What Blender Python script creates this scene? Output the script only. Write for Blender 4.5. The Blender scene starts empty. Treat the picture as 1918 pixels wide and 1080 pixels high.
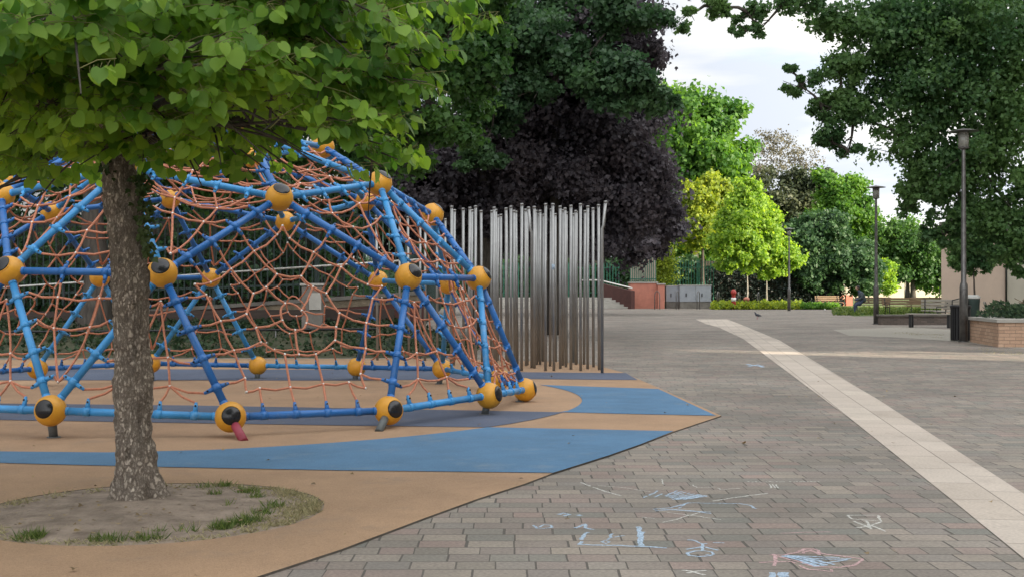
import bpy, bmesh, math, random
import numpy as np
from mathutils import Vector, Matrix, Quaternion
R = math.radians
scene = bpy.context.scene
C = scene.collection

# ------------------------------------------------------------------ camera, sky, sun, exposure
F = 2271.0; CX = 959.0; HY = 545.0; H = 1.2
cam_d = bpy.data.cameras.new("camera"); cam = bpy.data.objects.new("camera", cam_d); C.objects.link(cam)
cam_d.sensor_width = 36; cam_d.lens = 36 * F / 1918.0
cam_d.clip_start = 0.1; cam_d.clip_end = 3000
cam.location = (0, 0, H); cam.rotation_euler = (R(90) + math.atan(5 / F), 0, 0)
scene.camera = cam

SUN_EL = R(17); SUN_AZ = (0.85, -0.53)          # towards the sun: right of and behind the camera
world = bpy.data.worlds.new("World"); scene.world = world; world.use_nodes = True
wt = world.node_tree; wt.nodes.clear()
wo = wt.nodes.new('ShaderNodeOutputWorld'); bg = wt.nodes.new('ShaderNodeBackground')
sky = wt.nodes.new('ShaderNodeTexSky'); sky.sky_type = 'NISHITA'; sky.sun_disc = False
sky.sun_elevation = SUN_EL; sky.sun_rotation = math.atan2(SUN_AZ[0], SUN_AZ[1])
sky.air_density = 1.0; sky.dust_density = 1.0
tc = wt.nodes.new('ShaderNodeTexCoord'); mp = wt.nodes.new('ShaderNodeMapping'); mp.inputs['Scale'].default_value = (1.6, 1.6, 7)
nz = wt.nodes.new('ShaderNodeTexNoise'); nz.inputs['Scale'].default_value = 2.2; nz.inputs['Detail'].default_value = 7; nz.inputs['Roughness'].default_value = 0.55
cr = wt.nodes.new('ShaderNodeValToRGB'); cr.color_ramp.elements[0].position = 0.18; cr.color_ramp.elements[1].position = 0.36
nz2 = wt.nodes.new('ShaderNodeTexNoise'); nz2.inputs['Scale'].default_value = 3.1; nz2.inputs['Detail'].default_value = 5
mp2 = wt.nodes.new('ShaderNodeMapping'); mp2.inputs['Scale'].default_value = (1.5, 1.5, 9); mp2.inputs['Location'].default_value = (3.1, 1.7, 0.4)
cr2 = wt.nodes.new('ShaderNodeValToRGB')
cr2.color_ramp.elements[0].position = 0.38; cr2.color_ramp.elements[0].color = (1.95, 2.1, 2.35, 1)
cr2.color_ramp.elements[1].position = 0.62; cr2.color_ramp.elements[1].color = (2.85, 2.8, 2.65, 1)
mx = wt.nodes.new('ShaderNodeMixRGB')
L = wt.links.new
L(tc.outputs['Generated'], mp.inputs[0]); L(mp.outputs[0], nz.inputs['Vector']); L(nz.outputs['Fac'], cr.inputs[0])
L(tc.outputs['Generated'], mp2.inputs[0]); L(mp2.outputs[0], nz2.inputs['Vector']); L(nz2.outputs['Fac'], cr2.inputs[0])
L(cr.outputs[0], mx.inputs[0]); L(sky.outputs[0], mx.inputs[1]); L(cr2.outputs[0], mx.inputs[2])
# the clouds are brighter on the sun's side of the sky
dv = wt.nodes.new('ShaderNodeVectorMath'); dv.operation = 'DOT_PRODUCT'; dv.inputs[1].default_value = (0.81, -0.505, 0.29)
gm = wt.nodes.new('ShaderNodeMath'); gm.operation = 'MULTIPLY_ADD'; gm.inputs[1].default_value = 1.7; gm.inputs[2].default_value = 1.85
vm = wt.nodes.new('ShaderNodeVectorMath'); vm.operation = 'SCALE'
L(tc.outputs['Generated'], dv.inputs[0]); L(dv.outputs['Value'], gm.inputs[0]); L(cr2.outputs[0], vm.inputs[0]); L(gm.outputs[0], vm.inputs['Scale']); L(vm.outputs[0], mx.inputs[2])
L(mx.outputs[0], bg.inputs[0]); L(bg.outputs[0], wo.inputs[0])
bg.inputs[1].default_value = 0.15

sun_d = bpy.data.lights.new("sun", 'SUN'); sun = bpy.data.objects.new("sun", sun_d); C.objects.link(sun)
sun_d.energy = 5.0; sun_d.angle = R(0.6); sun_d.color = (1.0, 0.86, 0.66)
sv = Vector((SUN_AZ[0] * math.cos(SUN_EL), SUN_AZ[1] * math.cos(SUN_EL), math.sin(SUN_EL)))
sun.rotation_euler = sv.to_track_quat('Z', 'Y').to_euler(); sun.location = (40, -30, 40)
vs = scene.view_settings; vs.view_transform = 'Standard'; vs.look = 'None'; vs.gamma = 1; vs.use_curve_mapping = False
vs.exposure = 1.08
scene.cycles.max_bounces = 8; scene.cycles.diffuse_bounces = 3; scene.cycles.transmission_bounces = 4; scene.cycles.glossy_bounces = 3
scene.cycles.transparent_max_bounces = 8
try: scene.cycles.use_denoising = True
except Exception: pass

def at(px, py, Y): return Vector(((px - CX) * Y / F, Y, H - (py - HY) * Y / F))
def gp(px, py, z=0.0):
    Y = F * (H - z) / (py - HY); return Vector(((px - CX) * Y / F, Y, z))

# ------------------------------------------------------------------ materials
MATS = {}
def mat(name, col, rough=0.8, metal=0.0, noise=0.0, nscale=5.0, col2=None, bump=0.0, bscale=40.0, spec=0.5, coat=0.0, stretch=None, detail=6):
    m = bpy.data.materials.new(name); m.use_nodes = True; nt = m.node_tree; b = nt.nodes['Principled BSDF']
    b.inputs['Base Color'].default_value = (*col, 1); b.inputs['Roughness'].default_value = rough; b.inputs['Metallic'].default_value = metal
    b.inputs['Specular IOR Level'].default_value = spec
    if coat: b.inputs['Coat Weight'].default_value = coat; b.inputs['Coat Roughness'].default_value = 0.15
    t = nt.nodes.new('ShaderNodeTexCoord'); vec = t.outputs['Object']
    if stretch:
        q = nt.nodes.new('ShaderNodeMapping'); q.inputs['Scale'].default_value = stretch; nt.links.new(vec, q.inputs[0]); vec = q.outputs[0]
    if noise or col2:
        n = nt.nodes.new('ShaderNodeTexNoise'); n.inputs['Scale'].default_value = nscale; n.inputs['Detail'].default_value = detail; n.inputs['Roughness'].default_value = 0.62
        nt.links.new(vec, n.inputs['Vector'])
        r = nt.nodes.new('ShaderNodeValToRGB'); r.color_ramp.elements[0].position = 0.33; r.color_ramp.elements[1].position = 0.67
        c2 = col2 if col2 else tuple(min(1, c * (1 + noise)) for c in col)
        c1 = col if col2 else tuple(c * (1 - noise) for c in col)
        r.color_ramp.elements[0].color = (*c1, 1); r.color_ramp.elements[1].color = (*c2, 1)
        nt.links.new(n.outputs['Fac'], r.inputs[0]); nt.links.new(r.outputs[0], b.inputs['Base Color'])
    if bump:
        n = nt.nodes.new('ShaderNodeTexNoise'); n.inputs['Scale'].default_value = bscale; n.inputs['Detail'].default_value = 8
        nt.links.new(vec, n.inputs['Vector'])
        k = nt.nodes.new('ShaderNodeBump'); k.inputs['Strength'].default_value = bump; k.inputs['Distance'].default_value = 0.02
        nt.links.new(n.outputs['Fac'], k.inputs['Height']); nt.links.new(k.outputs[0], b.inputs['Normal'])
    MATS[name] = m; return m

def weather(m, sc=.6, lo=.82, hi=1.12, stain=None, ssc=2.5, samt=.35, extra=None):
    """worn and dirty patches with a shape of their own, over a material's colour"""
    nt = m.node_tree; b = nt.nodes['Principled BSDF']; src = b.inputs['Base Color'].links[0].from_socket if b.inputs['Base Color'].links else None
    t = nt.nodes.new('ShaderNodeTexCoord'); n = nt.nodes.new('ShaderNodeTexNoise'); n.inputs['Scale'].default_value = sc; n.inputs['Detail'].default_value = 9; n.inputs['Roughness'].default_value = .7
    q = nt.nodes.new('ShaderNodeMapRange'); q.inputs[1].default_value = .3; q.inputs[2].default_value = .7; q.inputs[3].default_value = lo; q.inputs[4].default_value = hi
    x = nt.nodes.new('ShaderNodeMixRGB'); x.blend_type = 'MULTIPLY'; x.inputs[0].default_value = 1
    nt.links.new(t.outputs['Object'], n.inputs['Vector']); nt.links.new(n.outputs['Fac'], q.inputs[0]); nt.links.new(q.outputs[0], x.inputs[2])
    if src: nt.links.new(src, x.inputs[1])
    else: x.inputs[1].default_value = b.inputs['Base Color'].default_value
    out = x.outputs[0]
    if stain:
        n2 = nt.nodes.new('ShaderNodeTexNoise'); n2.inputs['Scale'].default_value = ssc; n2.inputs['Detail'].default_value = 10; n2.inputs['Roughness'].default_value = .75
        q2 = nt.nodes.new('ShaderNodeMapRange'); q2.inputs[1].default_value = .54; q2.inputs[2].default_value = .70; q2.inputs[3].default_value = 0; q2.inputs[4].default_value = samt
        y = nt.nodes.new('ShaderNodeMixRGB'); y.inputs[2].default_value = (*stain, 1)
        nt.links.new(t.outputs['Object'], n2.inputs['Vector']); nt.links.new(n2.outputs['Fac'], q2.inputs[0]); nt.links.new(q2.outputs[0], y.inputs[0]); nt.links.new(out, y.inputs[1]); out = y.outputs[0]
    nt.links.new(out, b.inputs['Base Color'])

def leafmat(name, c1, c2, trans=0.45, hue=None, rough=0.5, clump=0.0):
    m = bpy.data.materials.new(name); m.use_nodes = True; nt = m.node_tree; nt.nodes.remove(nt.nodes['Principled BSDF'])
    out = nt.nodes['Material Output']; g = nt.nodes.new('ShaderNodeNewGeometry')
    r = nt.nodes.new('ShaderNodeValToRGB'); r.color_ramp.elements[0].color = (*c1, 1); r.color_ramp.elements[1].color = (*c2, 1)
    r.color_ramp.elements[0].position = 0.1; r.color_ramp.elements[1].position = 0.95
    if clump:
        t = nt.nodes.new('ShaderNodeTexCoord'); n = nt.nodes.new('ShaderNodeTexNoise'); n.inputs['Scale'].default_value = clump; n.inputs['Detail'].default_value = 3
        nt.links.new(t.outputs['Object'], n.inputs['Vector'])
        a = nt.nodes.new('ShaderNodeMath'); a.operation = 'MULTIPLY_ADD'; a.inputs[1].default_value = 0.45
        s = nt.nodes.new('ShaderNodeMath'); s.operation = 'MULTIPLY_ADD'; s.inputs[1].default_value = 2.2; s.inputs[2].default_value = -0.85
        nt.links.new(n.outputs['Fac'], s.inputs[0]); nt.links.new(g.outputs['Random Per Island'], a.inputs[0]); nt.links.new(s.outputs[0], a.inputs[2])
        nt.links.new(a.outputs[0], r.inputs[0])
    else: nt.links.new(g.outputs['Random Per Island'], r.inputs[0])
    d = nt.nodes.new('ShaderNodeBsdfPrincipled'); d.inputs['Roughness'].default_value = rough; d.inputs['Specular IOR Level'].default_value = 0.35
    tr = nt.nodes.new('ShaderNodeBsdfTranslucent'); hs = nt.nodes.new('ShaderNodeHueSaturation')
    hs.inputs['Hue'].default_value = 0.485; hs.inputs['Saturation'].default_value = 1.12; hs.inputs['Value'].default_value = 1.5
    ms = nt.nodes.new('ShaderNodeMixShader'); ms.inputs[0].default_value = trans
    nt.links.new(r.outputs[0], d.inputs['Base Color']); nt.links.new(r.outputs[0], hs.inputs['Color']); nt.links.new(hs.outputs[0], tr.inputs[0])
    nt.links.new(d.outputs[0], ms.inputs[1]); nt.links.new(tr.outputs[0], ms.inputs[2]); nt.links.new(ms.outputs[0], out.inputs[0])
    MATS[name] = m; return m

def brickmat(name, bw, bh, palette, mortar, msize=0.006, squash=1.0, sqf=2, rough=0.85, bumpd=0.01, noise=0.12, offset=0.5, dist=0.0, vertical=False, rows=False):
    m = bpy.data.materials.new(name); m.use_nodes = True; nt = m.node_tree; b = nt.nodes['Principled BSDF']; b.inputs['Roughness'].default_value = rough
    b.inputs['Specular IOR Level'].default_value = 0.3
    t = nt.nodes.new('ShaderNodeTexCoord'); vec = t.outputs['Object']
    if vertical:
        sx = nt.nodes.new('ShaderNodeSeparateXYZ'); cb = nt.nodes.new('ShaderNodeCombineXYZ'); av = nt.nodes.new('ShaderNodeMath'); av.operation = 'ADD'
        nt.links.new(vec, sx.inputs[0]); nt.links.new(sx.outputs[0], av.inputs[0]); nt.links.new(sx.outputs[1], av.inputs[1]); nt.links.new(av.outputs[0], cb.inputs[0]); nt.links.new(sx.outputs[2], cb.inputs[1]); vec = cb.outputs[0]
    if dist:
        dn = nt.nodes.new('ShaderNodeTexNoise'); dn.inputs['Scale'].default_value = 2.3; dn.inputs['Detail'].default_value = 3
        mr = nt.nodes.new('ShaderNodeVectorMath'); mr.operation = 'MULTIPLY_ADD'; mr.inputs[1].default_value = (dist,) * 3
        nt.links.new(vec, dn.inputs['Vector']); nt.links.new(dn.outputs['Color'], mr.inputs[0]); nt.links.new(vec, mr.inputs[2]); vec = mr.outputs[0]
    if rows:
        MN = lambda op, a=None, b_=None: (lambda n: (n, [nt.links.new(x, n.inputs[i]) if hasattr(x, 'is_linked') else setattr(n.inputs[i], 'default_value', x) for i, x in enumerate((a, b_)) if x is not None])[0].outputs[0])((lambda n: (setattr(n, 'operation', op), n)[1])(nt.nodes.new('ShaderNodeMath')))
        sx = nt.nodes.new('ShaderNodeSeparateXYZ'); nt.links.new(vec, sx.inputs[0])
        rw = MN('FLOOR', MN('DIVIDE', sx.outputs[1], bh))
        w1 = nt.nodes.new('ShaderNodeTexWhiteNoise'); w1.noise_dimensions = '1D'; nt.links.new(rw, w1.inputs['W'])
        w2 = nt.nodes.new('ShaderNodeTexWhiteNoise'); w2.noise_dimensions = '1D'; nt.links.new(MN('ADD', rw, 37.3), w2.inputs['W'])
        sc_ = MN('ADD', MN('MULTIPLY', w1.outputs['Value'], .62), .72)
        wv = nt.nodes.new('ShaderNodeTexNoise'); wv.noise_dimensions = '2D'; wv.inputs['Scale'].default_value = 2.2; wv.inputs['Detail'].default_value = 2
        cv = nt.nodes.new('ShaderNodeCombineXYZ'); nt.links.new(sx.outputs[0], cv.inputs[0]); nt.links.new(MN('MULTIPLY', rw, 3.7), cv.inputs[1]); nt.links.new(cv.outputs[0], wv.inputs['Vector'])
        x2 = MN('ADD', MN('ADD', MN('MULTIPLY', sx.outputs[0], sc_), w2.outputs['Value']), MN('MULTIPLY', wv.outputs['Fac'], .22))
        cb = nt.nodes.new('ShaderNodeCombineXYZ'); nt.links.new(x2, cb.inputs[0]); nt.links.new(sx.outputs[1], cb.inputs[1]); vec = cb.outputs[0]
    k = nt.nodes.new('ShaderNodeTexBrick'); k.inputs['Color1'].default_value = (0, 0, 0, 1); k.inputs['Color2'].default_value = (1, 1, 1, 1)
    k.inputs['Mortar'].default_value = (0.5, 0.5, 0.5, 1); k.inputs['Scale'].default_value = 1; k.inputs['Brick Width'].default_value = bw; k.inputs['Row Height'].default_value = bh
    k.inputs['Mortar Size'].default_value = msize; k.inputs['Mortar Smooth'].default_value = 0.3; k.inputs['Bias'].default_value = 0
    k.squash = squash; k.squash_frequency = sqf; k.offset = offset
    nt.links.new(vec, k.inputs['Vector'])
    r = nt.nodes.new('ShaderNodeValToRGB'); r.color_ramp.interpolation = 'LINEAR'
    e = r.color_ramp.elements
    for i, c in enumerate(palette):
        p = i / (len(palette) - 1)
        if i == 0: e[0].position = 0; e[0].color = (*c, 1)
        elif i == len(palette) - 1: e[len(e) - 1].position = 1; e[len(e) - 1].color = (*c, 1)
        else: q = e.new(p); q.color = (*c, 1)
    nt.links.new(k.outputs['Color'], r.inputs[0])
    def nmul(src, scale, lo, hi, det=5):
        n = nt.nodes.new('ShaderNodeTexNoise'); n.inputs['Scale'].default_value = scale; n.inputs['Detail'].default_value = det
        nt.links.new(t.outputs['Object'], n.inputs['Vector'])
        q = nt.nodes.new('ShaderNodeMapRange'); q.inputs[1].default_value = 0.3; q.inputs[2].default_value = 0.7; q.inputs[3].default_value = lo; q.inputs[4].default_value = hi
        nt.links.new(n.outputs['Fac'], q.inputs[0])
        x = nt.nodes.new('ShaderNodeMixRGB'); x.blend_type = 'MULTIPLY'; x.inputs[0].default_value = 1
        nt.links.new(src, x.inputs[1]); nt.links.new(q.outputs[0], x.inputs[2]); return x.outputs[0], n
    c, _ = nmul(r.outputs[0], 0.55, 1 - noise, 1 + noise)
    c, fine = nmul(c, 55, 1 - noise, 1 + noise, 8)
    mm = nt.nodes.new('ShaderNodeMixRGB'); mm.inputs[2].default_value = (*mortar, 1)
    nt.links.new(k.outputs['Fac'], mm.inputs[0]); nt.links.new(c, mm.inputs[1]); nt.links.new(mm.outputs[0], b.inputs['Base Color'])
    iv = nt.nodes.new('ShaderNodeMath'); iv.operation = 'MULTIPLY_ADD'; iv.inputs[1].default_value = -1; iv.inputs[2].default_value = 1
    ad = nt.nodes.new('ShaderNodeMath'); ad.operation = 'MULTIPLY_ADD'; ad.inputs[1].default_value = 0.25
    nt.links.new(k.outputs['Fac'], iv.inputs[0]); nt.links.new(fine.outputs['Fac'], ad.inputs[0]); nt.links.new(iv.outputs[0], ad.inputs[2])
    a2 = nt.nodes.new('ShaderNodeMath'); a2.operation = 'MULTIPLY_ADD'; a2.inputs[1].default_value = 0.35
    nt.links.new(k.outputs['Color'], a2.inputs[0]); nt.links.new(ad.outputs[0], a2.inputs[2])
    bp = nt.nodes.new('ShaderNodeBump'); bp.inputs['Distance'].default_value = bumpd; bp.inputs['Strength'].default_value = 0.7
    nt.links.new(a2.outputs[0], bp.inputs['Height']); nt.links.new(bp.outputs[0], b.inputs['Normal'])
    MATS[name] = m; return m

paving_m = brickmat('paving', 0.20, 0.150, [(.165,.152,.130),(.275,.236,.194),(.21,.19,.168),(.255,.196,.168),(.175,.17,.148),(.27,.232,.194),(.195,.175,.15),(.245,.202,.172)], (.10,.089,.077), 0.0045, squash=1, sqf=2, offset=0, noise=0.20, bumpd=0.007, dist=0.018, rows=True)
slab_m = brickmat('pale_slabs', 0.62, 0.285, [(.42,.36,.30),(.50,.435,.37),(.45,.385,.325),(.53,.465,.39)], (.22,.19,.165), 0.0045, noise=0.12, bumpd=0.004, rows=False)
rub_tan = mat('rubber_tan', (.29,.18,.105), .95, noise=.0, col2=(.43,.28,.17), nscale=140, bump=.35, bscale=220)
rub_blue = mat('rubber_blue', (.055,.135,.245), .95, col2=(.10,.21,.33), nscale=120, bump=.3, bscale=220)
rub_navy = mat('rubber_navy', (.06,.075,.115), .95, col2=(.10,.12,.17), nscale=120, bump=.3, bscale=220)
edge_m = mat('edge_strip', (.10,.085,.07), .8, noise=.3)
soil_m = mat('soil', (.19,.145,.11), 1, col2=(.36,.285,.225), nscale=7, bump=1.0, bscale=35)
blue_a = mat('blue_paint', (.02,.14,.42), .38, noise=.12, nscale=3, bump=.05, bscale=90)
blue_b = mat('blue_paint_lit', (.045,.27,.58), .42, noise=.14, nscale=3, bump=.05, bscale=90)  # lighter copy of the blue: mostly light and sheen in the colour, some fading
yellow_m = mat('yellow_plastic', (.66,.31,.025), .42, noise=.10, nscale=4, bump=.1, bscale=30)
black_m = mat('black_cap', (.012,.012,.014), .22, noise=.2, bump=.15, bscale=12)
rope_m = mat('orange_rope', (.55,.215,.125), .75, noise=.18, nscale=40, bump=.5, bscale=160)
ferrule_m = mat('metal_ferrule', (.72,.70,.66), .35, metal=.6, noise=.15)
steel_m = mat('brushed_steel', (.30,.30,.295), .34, metal=.65, noise=.10, nscale=3, bump=.06, bscale=60, stretch=(1,1,.12))
red_foot_m = mat('red_foot_paint', (.33,.045,.075), .55, noise=.2)
grey_foot_m = mat('grey_foot_paint', (.10,.11,.11), .5, noise=.2)
bark_m = mat('bark', (.085,.065,.048), .95, col2=(.33,.27,.20), nscale=16, bump=1.0, bscale=26, stretch=(1.6,1.6,.42))
def barkmat(name, dark, lo, hi, sc=1.0):
    m = bpy.data.materials.new(name); m.use_nodes = True; nt = m.node_tree; b = nt.nodes['Principled BSDF']; b.inputs['Roughness'].default_value = .95; b.inputs['Specular IOR Level'].default_value = .2
    t = nt.nodes.new('ShaderNodeTexCoord'); q = nt.nodes.new('ShaderNodeMapping'); q.inputs['Scale'].default_value = (1, 1, .5)
    w = nt.nodes.new('ShaderNodeTexNoise'); w.inputs['Scale'].default_value = 22 * sc; w.inputs['Detail'].default_value = 6; w.inputs['Roughness'].default_value = .75
    wm = nt.nodes.new('ShaderNodeVectorMath'); wm.operation = 'MULTIPLY_ADD'; wm.inputs[1].default_value = (.085 / sc,) * 3
    v = nt.nodes.new('ShaderNodeTexVoronoi'); v.feature = 'DISTANCE_TO_EDGE'; v.inputs['Scale'].default_value = 46 * sc; v.inputs['Randomness'].default_value = 1
    n = nt.nodes.new('ShaderNodeTexNoise'); n.inputs['Scale'].default_value = 26 * sc; n.inputs['Detail'].default_value = 10; n.inputs['Roughness'].default_value = .78
    K = nt.links.new
    K(t.outputs['Object'], q.inputs[0]); K(q.outputs[0], w.inputs['Vector']); K(w.outputs['Color'], wm.inputs[0]); K(q.outputs[0], wm.inputs[2]); K(wm.outputs[0], v.inputs['Vector']); K(wm.outputs[0], n.inputs['Vector'])
    r = nt.nodes.new('ShaderNodeValToRGB'); r.color_ramp.elements[0].position = .32; r.color_ramp.elements[1].position = .68; r.color_ramp.elements[0].color = (*lo, 1); r.color_ramp.elements[1].color = (*hi, 1)
    K(n.outputs['Fac'], r.inputs[0]); c = nt.nodes.new('ShaderNodeValToRGB'); c.color_ramp.elements[0].position = 0.0; c.color_ramp.elements[1].position = .24; c.color_ramp.elements[0].color = (.35, .35, .35, 1)
    K(v.outputs['Distance'], c.inputs[0]); mx_ = nt.nodes.new('ShaderNodeMixRGB'); mx_.inputs[1].default_value = (*dark, 1); K(c.outputs[0], mx_.inputs[0]); K(r.outputs[0], mx_.inputs[2]); K(mx_.outputs[0], b.inputs['Base Color'])
    a = nt.nodes.new('ShaderNodeMath'); a.operation = 'MULTIPLY_ADD'; a.inputs[1].default_value = .7; K(n.outputs['Fac'], a.inputs[0]); K(c.outputs[0], a.inputs[2])
    bp = nt.nodes.new('ShaderNodeBump'); bp.inputs['Strength'].default_value = 1; bp.inputs['Distance'].default_value = .014; K(a.outputs[0], bp.inputs['Height']); K(bp.outputs[0], b.inputs['Normal'])
    return m
bark_m = barkmat('linden_bark', (.12,.09,.07), (.32,.255,.205), (.78,.68,.57))
bark_d = mat('dark_bark', (.035,.030,.025), .95, col2=(.10,.085,.07), nscale=8, bump=.9, bscale=14, stretch=(1.6,1.6,.4))
bark_p = mat('pale_bark', (.22,.20,.17), .95, col2=(.42,.39,.34), nscale=8, bump=.5, bscale=14, stretch=(1.6,1.6,.4))
twig_m = mat('twig', (.16,.10,.06), .8, noise=.25)
petiole_m = mat('young_twig', (.20,.19,.07), .7, noise=.25)
lm_near = leafmat('linden_leaf', (.075,.19,.03), (.34,.53,.09), .52, clump=1.1)
lm_mid = leafmat('mid_green_leaf', (.03,.085,.022), (.085,.18,.04), .4, clump=.5)
lm_purple = leafmat('purple_leaf', (.052,.047,.058), (.125,.105,.115), .32, clump=.7)
lm_dark = leafmat('dark_green_leaf', (.03,.075,.033), (.08,.16,.06), .35, clump=.5)
lm_right = leafmat('maple_leaf', (.05,.12,.045), (.14,.25,.08), .45, clump=.6)
lm_lime = leafmat('lime_leaf', (.14,.27,.04), (.36,.52,.085), .55)
lm_gold = leafmat('gold_leaf', (.16,.24,.04), (.40,.47,.07), .5)
lm_fresh = leafmat('fresh_leaf', (.05,.14,.03), (.16,.31,.05), .5, clump=.4)
lm_brown = leafmat('brown_sprig', (.10,.10,.065), (.20,.18,.12), .3)
lm_ivy = leafmat('ivy_leaf', (.03,.06,.02), (.10,.14,.05), .3, clump=1.5)
grass_m = leafmat('grass_blade', (.05,.10,.02), (.17,.22,.06), .35)
straw_m = leafmat('straw_blade', (.20,.19,.09), (.42,.37,.21), .25)
fence_m = mat('dark_green_fence', (.03,.055,.048), .6, noise=.2)
fence_g = mat('green_fence', (.03,.15,.10), .6, noise=.2)
conc_m = mat('concrete', (.17,.155,.135), .95, noise=.25, nscale=3, bump=.4)
conc_l = mat('pale_concrete', (.40,.38,.34), .95, noise=.12, nscale=3, bump=.3)
sand_m = mat('sandy_stone', (.13,.105,.07), .95, col2=(.24,.19,.13), nscale=5, bump=.6)
maroon_m = mat('maroon_render', (.085,.035,.03), .9, noise=.15, nscale=3)
redwall_m = mat('red_render', (.52,.21,.15), .9, noise=.10, nscale=2.5)
cab_m = mat('cabinet_grey', (.30,.32,.35), .6, noise=.06, nscale=2)
dark_metal = mat('dark_metal', (.03,.03,.032), .45, metal=.3, noise=.2)
lamp_metal = mat('lamp_grey', (.16,.155,.15), .38, metal=.7, noise=.2, nscale=6)
glass_m = mat('lamp_glass', (.55,.55,.50), .15, noise=.1); glass_m.node_tree.nodes['Principled BSDF'].inputs['Transmission Weight'].default_value = .55
wood_m = mat('bench_wood', (.22,.15,.09), .8, noise=.25, nscale=8, stretch=(.3,3,3))
wood_g = mat('weathered_wood', (.34,.31,.26), .7, noise=.2, nscale=8, stretch=(.3,3,3))
wall_t = mat('tan_render', (.60,.46,.38), .95, noise=.05, nscale=1.2, bump=.15)
wall_b = mat('beige_render', (.52,.47,.40), .95, noise=.05, nscale=1.2, bump=.15)
wall_far = mat('far_render', (.62,.56,.46), .95, noise=.10, nscale=.8)
def chalkmat(name, col):
    m = bpy.data.materials.new(name); m.use_nodes = True; nt = m.node_tree; b = nt.nodes['Principled BSDF']; b.inputs['Base Color'].default_value = (*col, 1); b.inputs['Roughness'].default_value = 1
    t = nt.nodes.new('ShaderNodeTexCoord'); n = nt.nodes.new('ShaderNodeTexNoise'); n.inputs['Scale'].default_value = 60; n.inputs['Detail'].default_value = 8; n.inputs['Roughness'].default_value = .75
    r = nt.nodes.new('ShaderNodeMapRange'); r.inputs[1].default_value = .40; r.inputs[2].default_value = .62; r.inputs[3].default_value = .38; r.inputs[4].default_value = .95
    nt.links.new(t.outputs['Object'], n.inputs['Vector']); nt.links.new(n.outputs['Fac'], r.inputs[0]); nt.links.new(r.outputs[0], b.inputs['Alpha']); return m
chalk_w = chalkmat('white_chalk', (.66,.65,.60))
chalk_b = chalkmat('blue_chalk', (.45,.58,.72))
chalk_r = chalkmat('pink_chalk', (.60,.40,.40))
planter_m = brickmat('planter_brick', .24, .075, [(.50,.32,.22),(.60,.41,.29),(.55,.36,.25),(.45,.29,.20)], (.30,.22,.16), .006, noise=.12, bumpd=.01, vertical=True)
lowbrick_m = brickmat('dull_brick', .24, .075, [(.15,.12,.105),(.20,.16,.14),(.13,.11,.10)], (.10,.09,.08), .006, noise=.12, bumpd=.01, vertical=True)
skin_m = mat('skin', (.42,.25,.18), .6, noise=.05); hair_m = mat('dark_hair', (.015,.012,.01), .7, noise=.2)
jacket_m = mat('jacket_grey', (.06,.075,.085), .85, noise=.2, nscale=12); jeans_m = mat('blue_jeans', (.045,.06,.11), .85, noise=.2, nscale=12)
shoe_m = mat('dark_shoe', (.015,.015,.018), .6, noise=.2); bird_m = mat('pigeon_feathers', (.06,.065,.08), .7, noise=.3, nscale=30)
window_m = mat('window_glass', (.03,.04,.05), .12, noise=.2)
red_m = mat('bollard_red', (.38,.04,.03), .5, noise=.1); white_m = mat('white_paint', (.75,.75,.72), .6, noise=.05)

weather(rub_tan, 1.1, .80, 1.14, (.22,.17,.13), 1.6, .5); weather(rub_blue, 1.2, .80, 1.16, (.20,.24,.27), 1.9, .45); weather(rub_navy, .7, .85, 1.2, (.16,.15,.14), 2.2, .5)
weather(paving_m, .35, .84, 1.14, (.16,.145,.125), 1.3, .45); weather(slab_m, .9, .86, 1.08, (.30,.25,.21), 3.5, .5); weather(blue_a, 2, .85, 1.15, (.20,.26,.30), 9, .35); weather(blue_b, 2, .88, 1.12, (.30,.38,.42), 9, .4)
weather(yellow_m, 3, .88, 1.08, (.30,.17,.05), 8, .45); weather(wall_t, .5, .92, 1.06, (.33,.25,.20), 1.2, .3); weather(wall_b, .5, .92, 1.06, (.36,.33,.28), 1.2, .3); weather(steel_m, 2, .75, 1.25); weather(soil_m, 3, .8, 1.15, (.10,.075,.055), 14, .7)
weather(redwall_m, .8, .85, 1.1, (.25,.12,.09), 2, .4); weather(cab_m, 1, .92, 1.05, (.2,.21,.22), 3, .3); weather(lamp_metal, 3, .8, 1.2)
# ------------------------------------------------------------------ helpers
def tag(o, label=None, cat=None, group=None, kind=None):
    if label: o['label'] = label
    if cat: o['category'] = cat
    if group: o['group'] = group
    if kind: o['kind'] = kind
    return o
def empty(name, loc=(0, 0, 0), rz=0, label=None, cat=None, group=None):
    o = bpy.data.objects.new(name, None); C.objects.link(o); o.location = loc; o.rotation_euler = (0, 0, rz); o.empty_display_size = .2
    return tag(o, label, cat, group)
def obj(name, bm, m, parent=None, smooth=False, loc=None):
    me = bpy.data.meshes.new(name); bm.normal_update(); bm.to_mesh(me); bm.free()
    for q in (m if isinstance(m, (list, tuple)) else [m]): me.materials.append(q)
    if smooth: me.polygons.foreach_set('use_smooth', [True] * len(me.polygons))
    o = bpy.data.objects.new(name, me); C.objects.link(o)
    if loc is not None: o.location = loc
    if parent: o.parent = parent
    return o
def box(bm, c, s, rz=0, mi=0, rot=None, bev=0):
    M = Matrix.Translation(c) @ (rot.to_4x4() if rot else Matrix.Rotation(rz, 4, 'Z')) @ Matrix.Diagonal((s[0], s[1], s[2], 1))
    r = bmesh.ops.create_cube(bm, size=1, matrix=M); fs = set(f for v in r['verts'] for f in v.link_faces)
    for f in fs: f.material_index = mi
    if bev:
        es = list(set(e for f in fs for e in f.edges)); bmesh.ops.bevel(bm, geom=es, offset=bev, segments=2, affect='EDGES', profile=.5)
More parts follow.
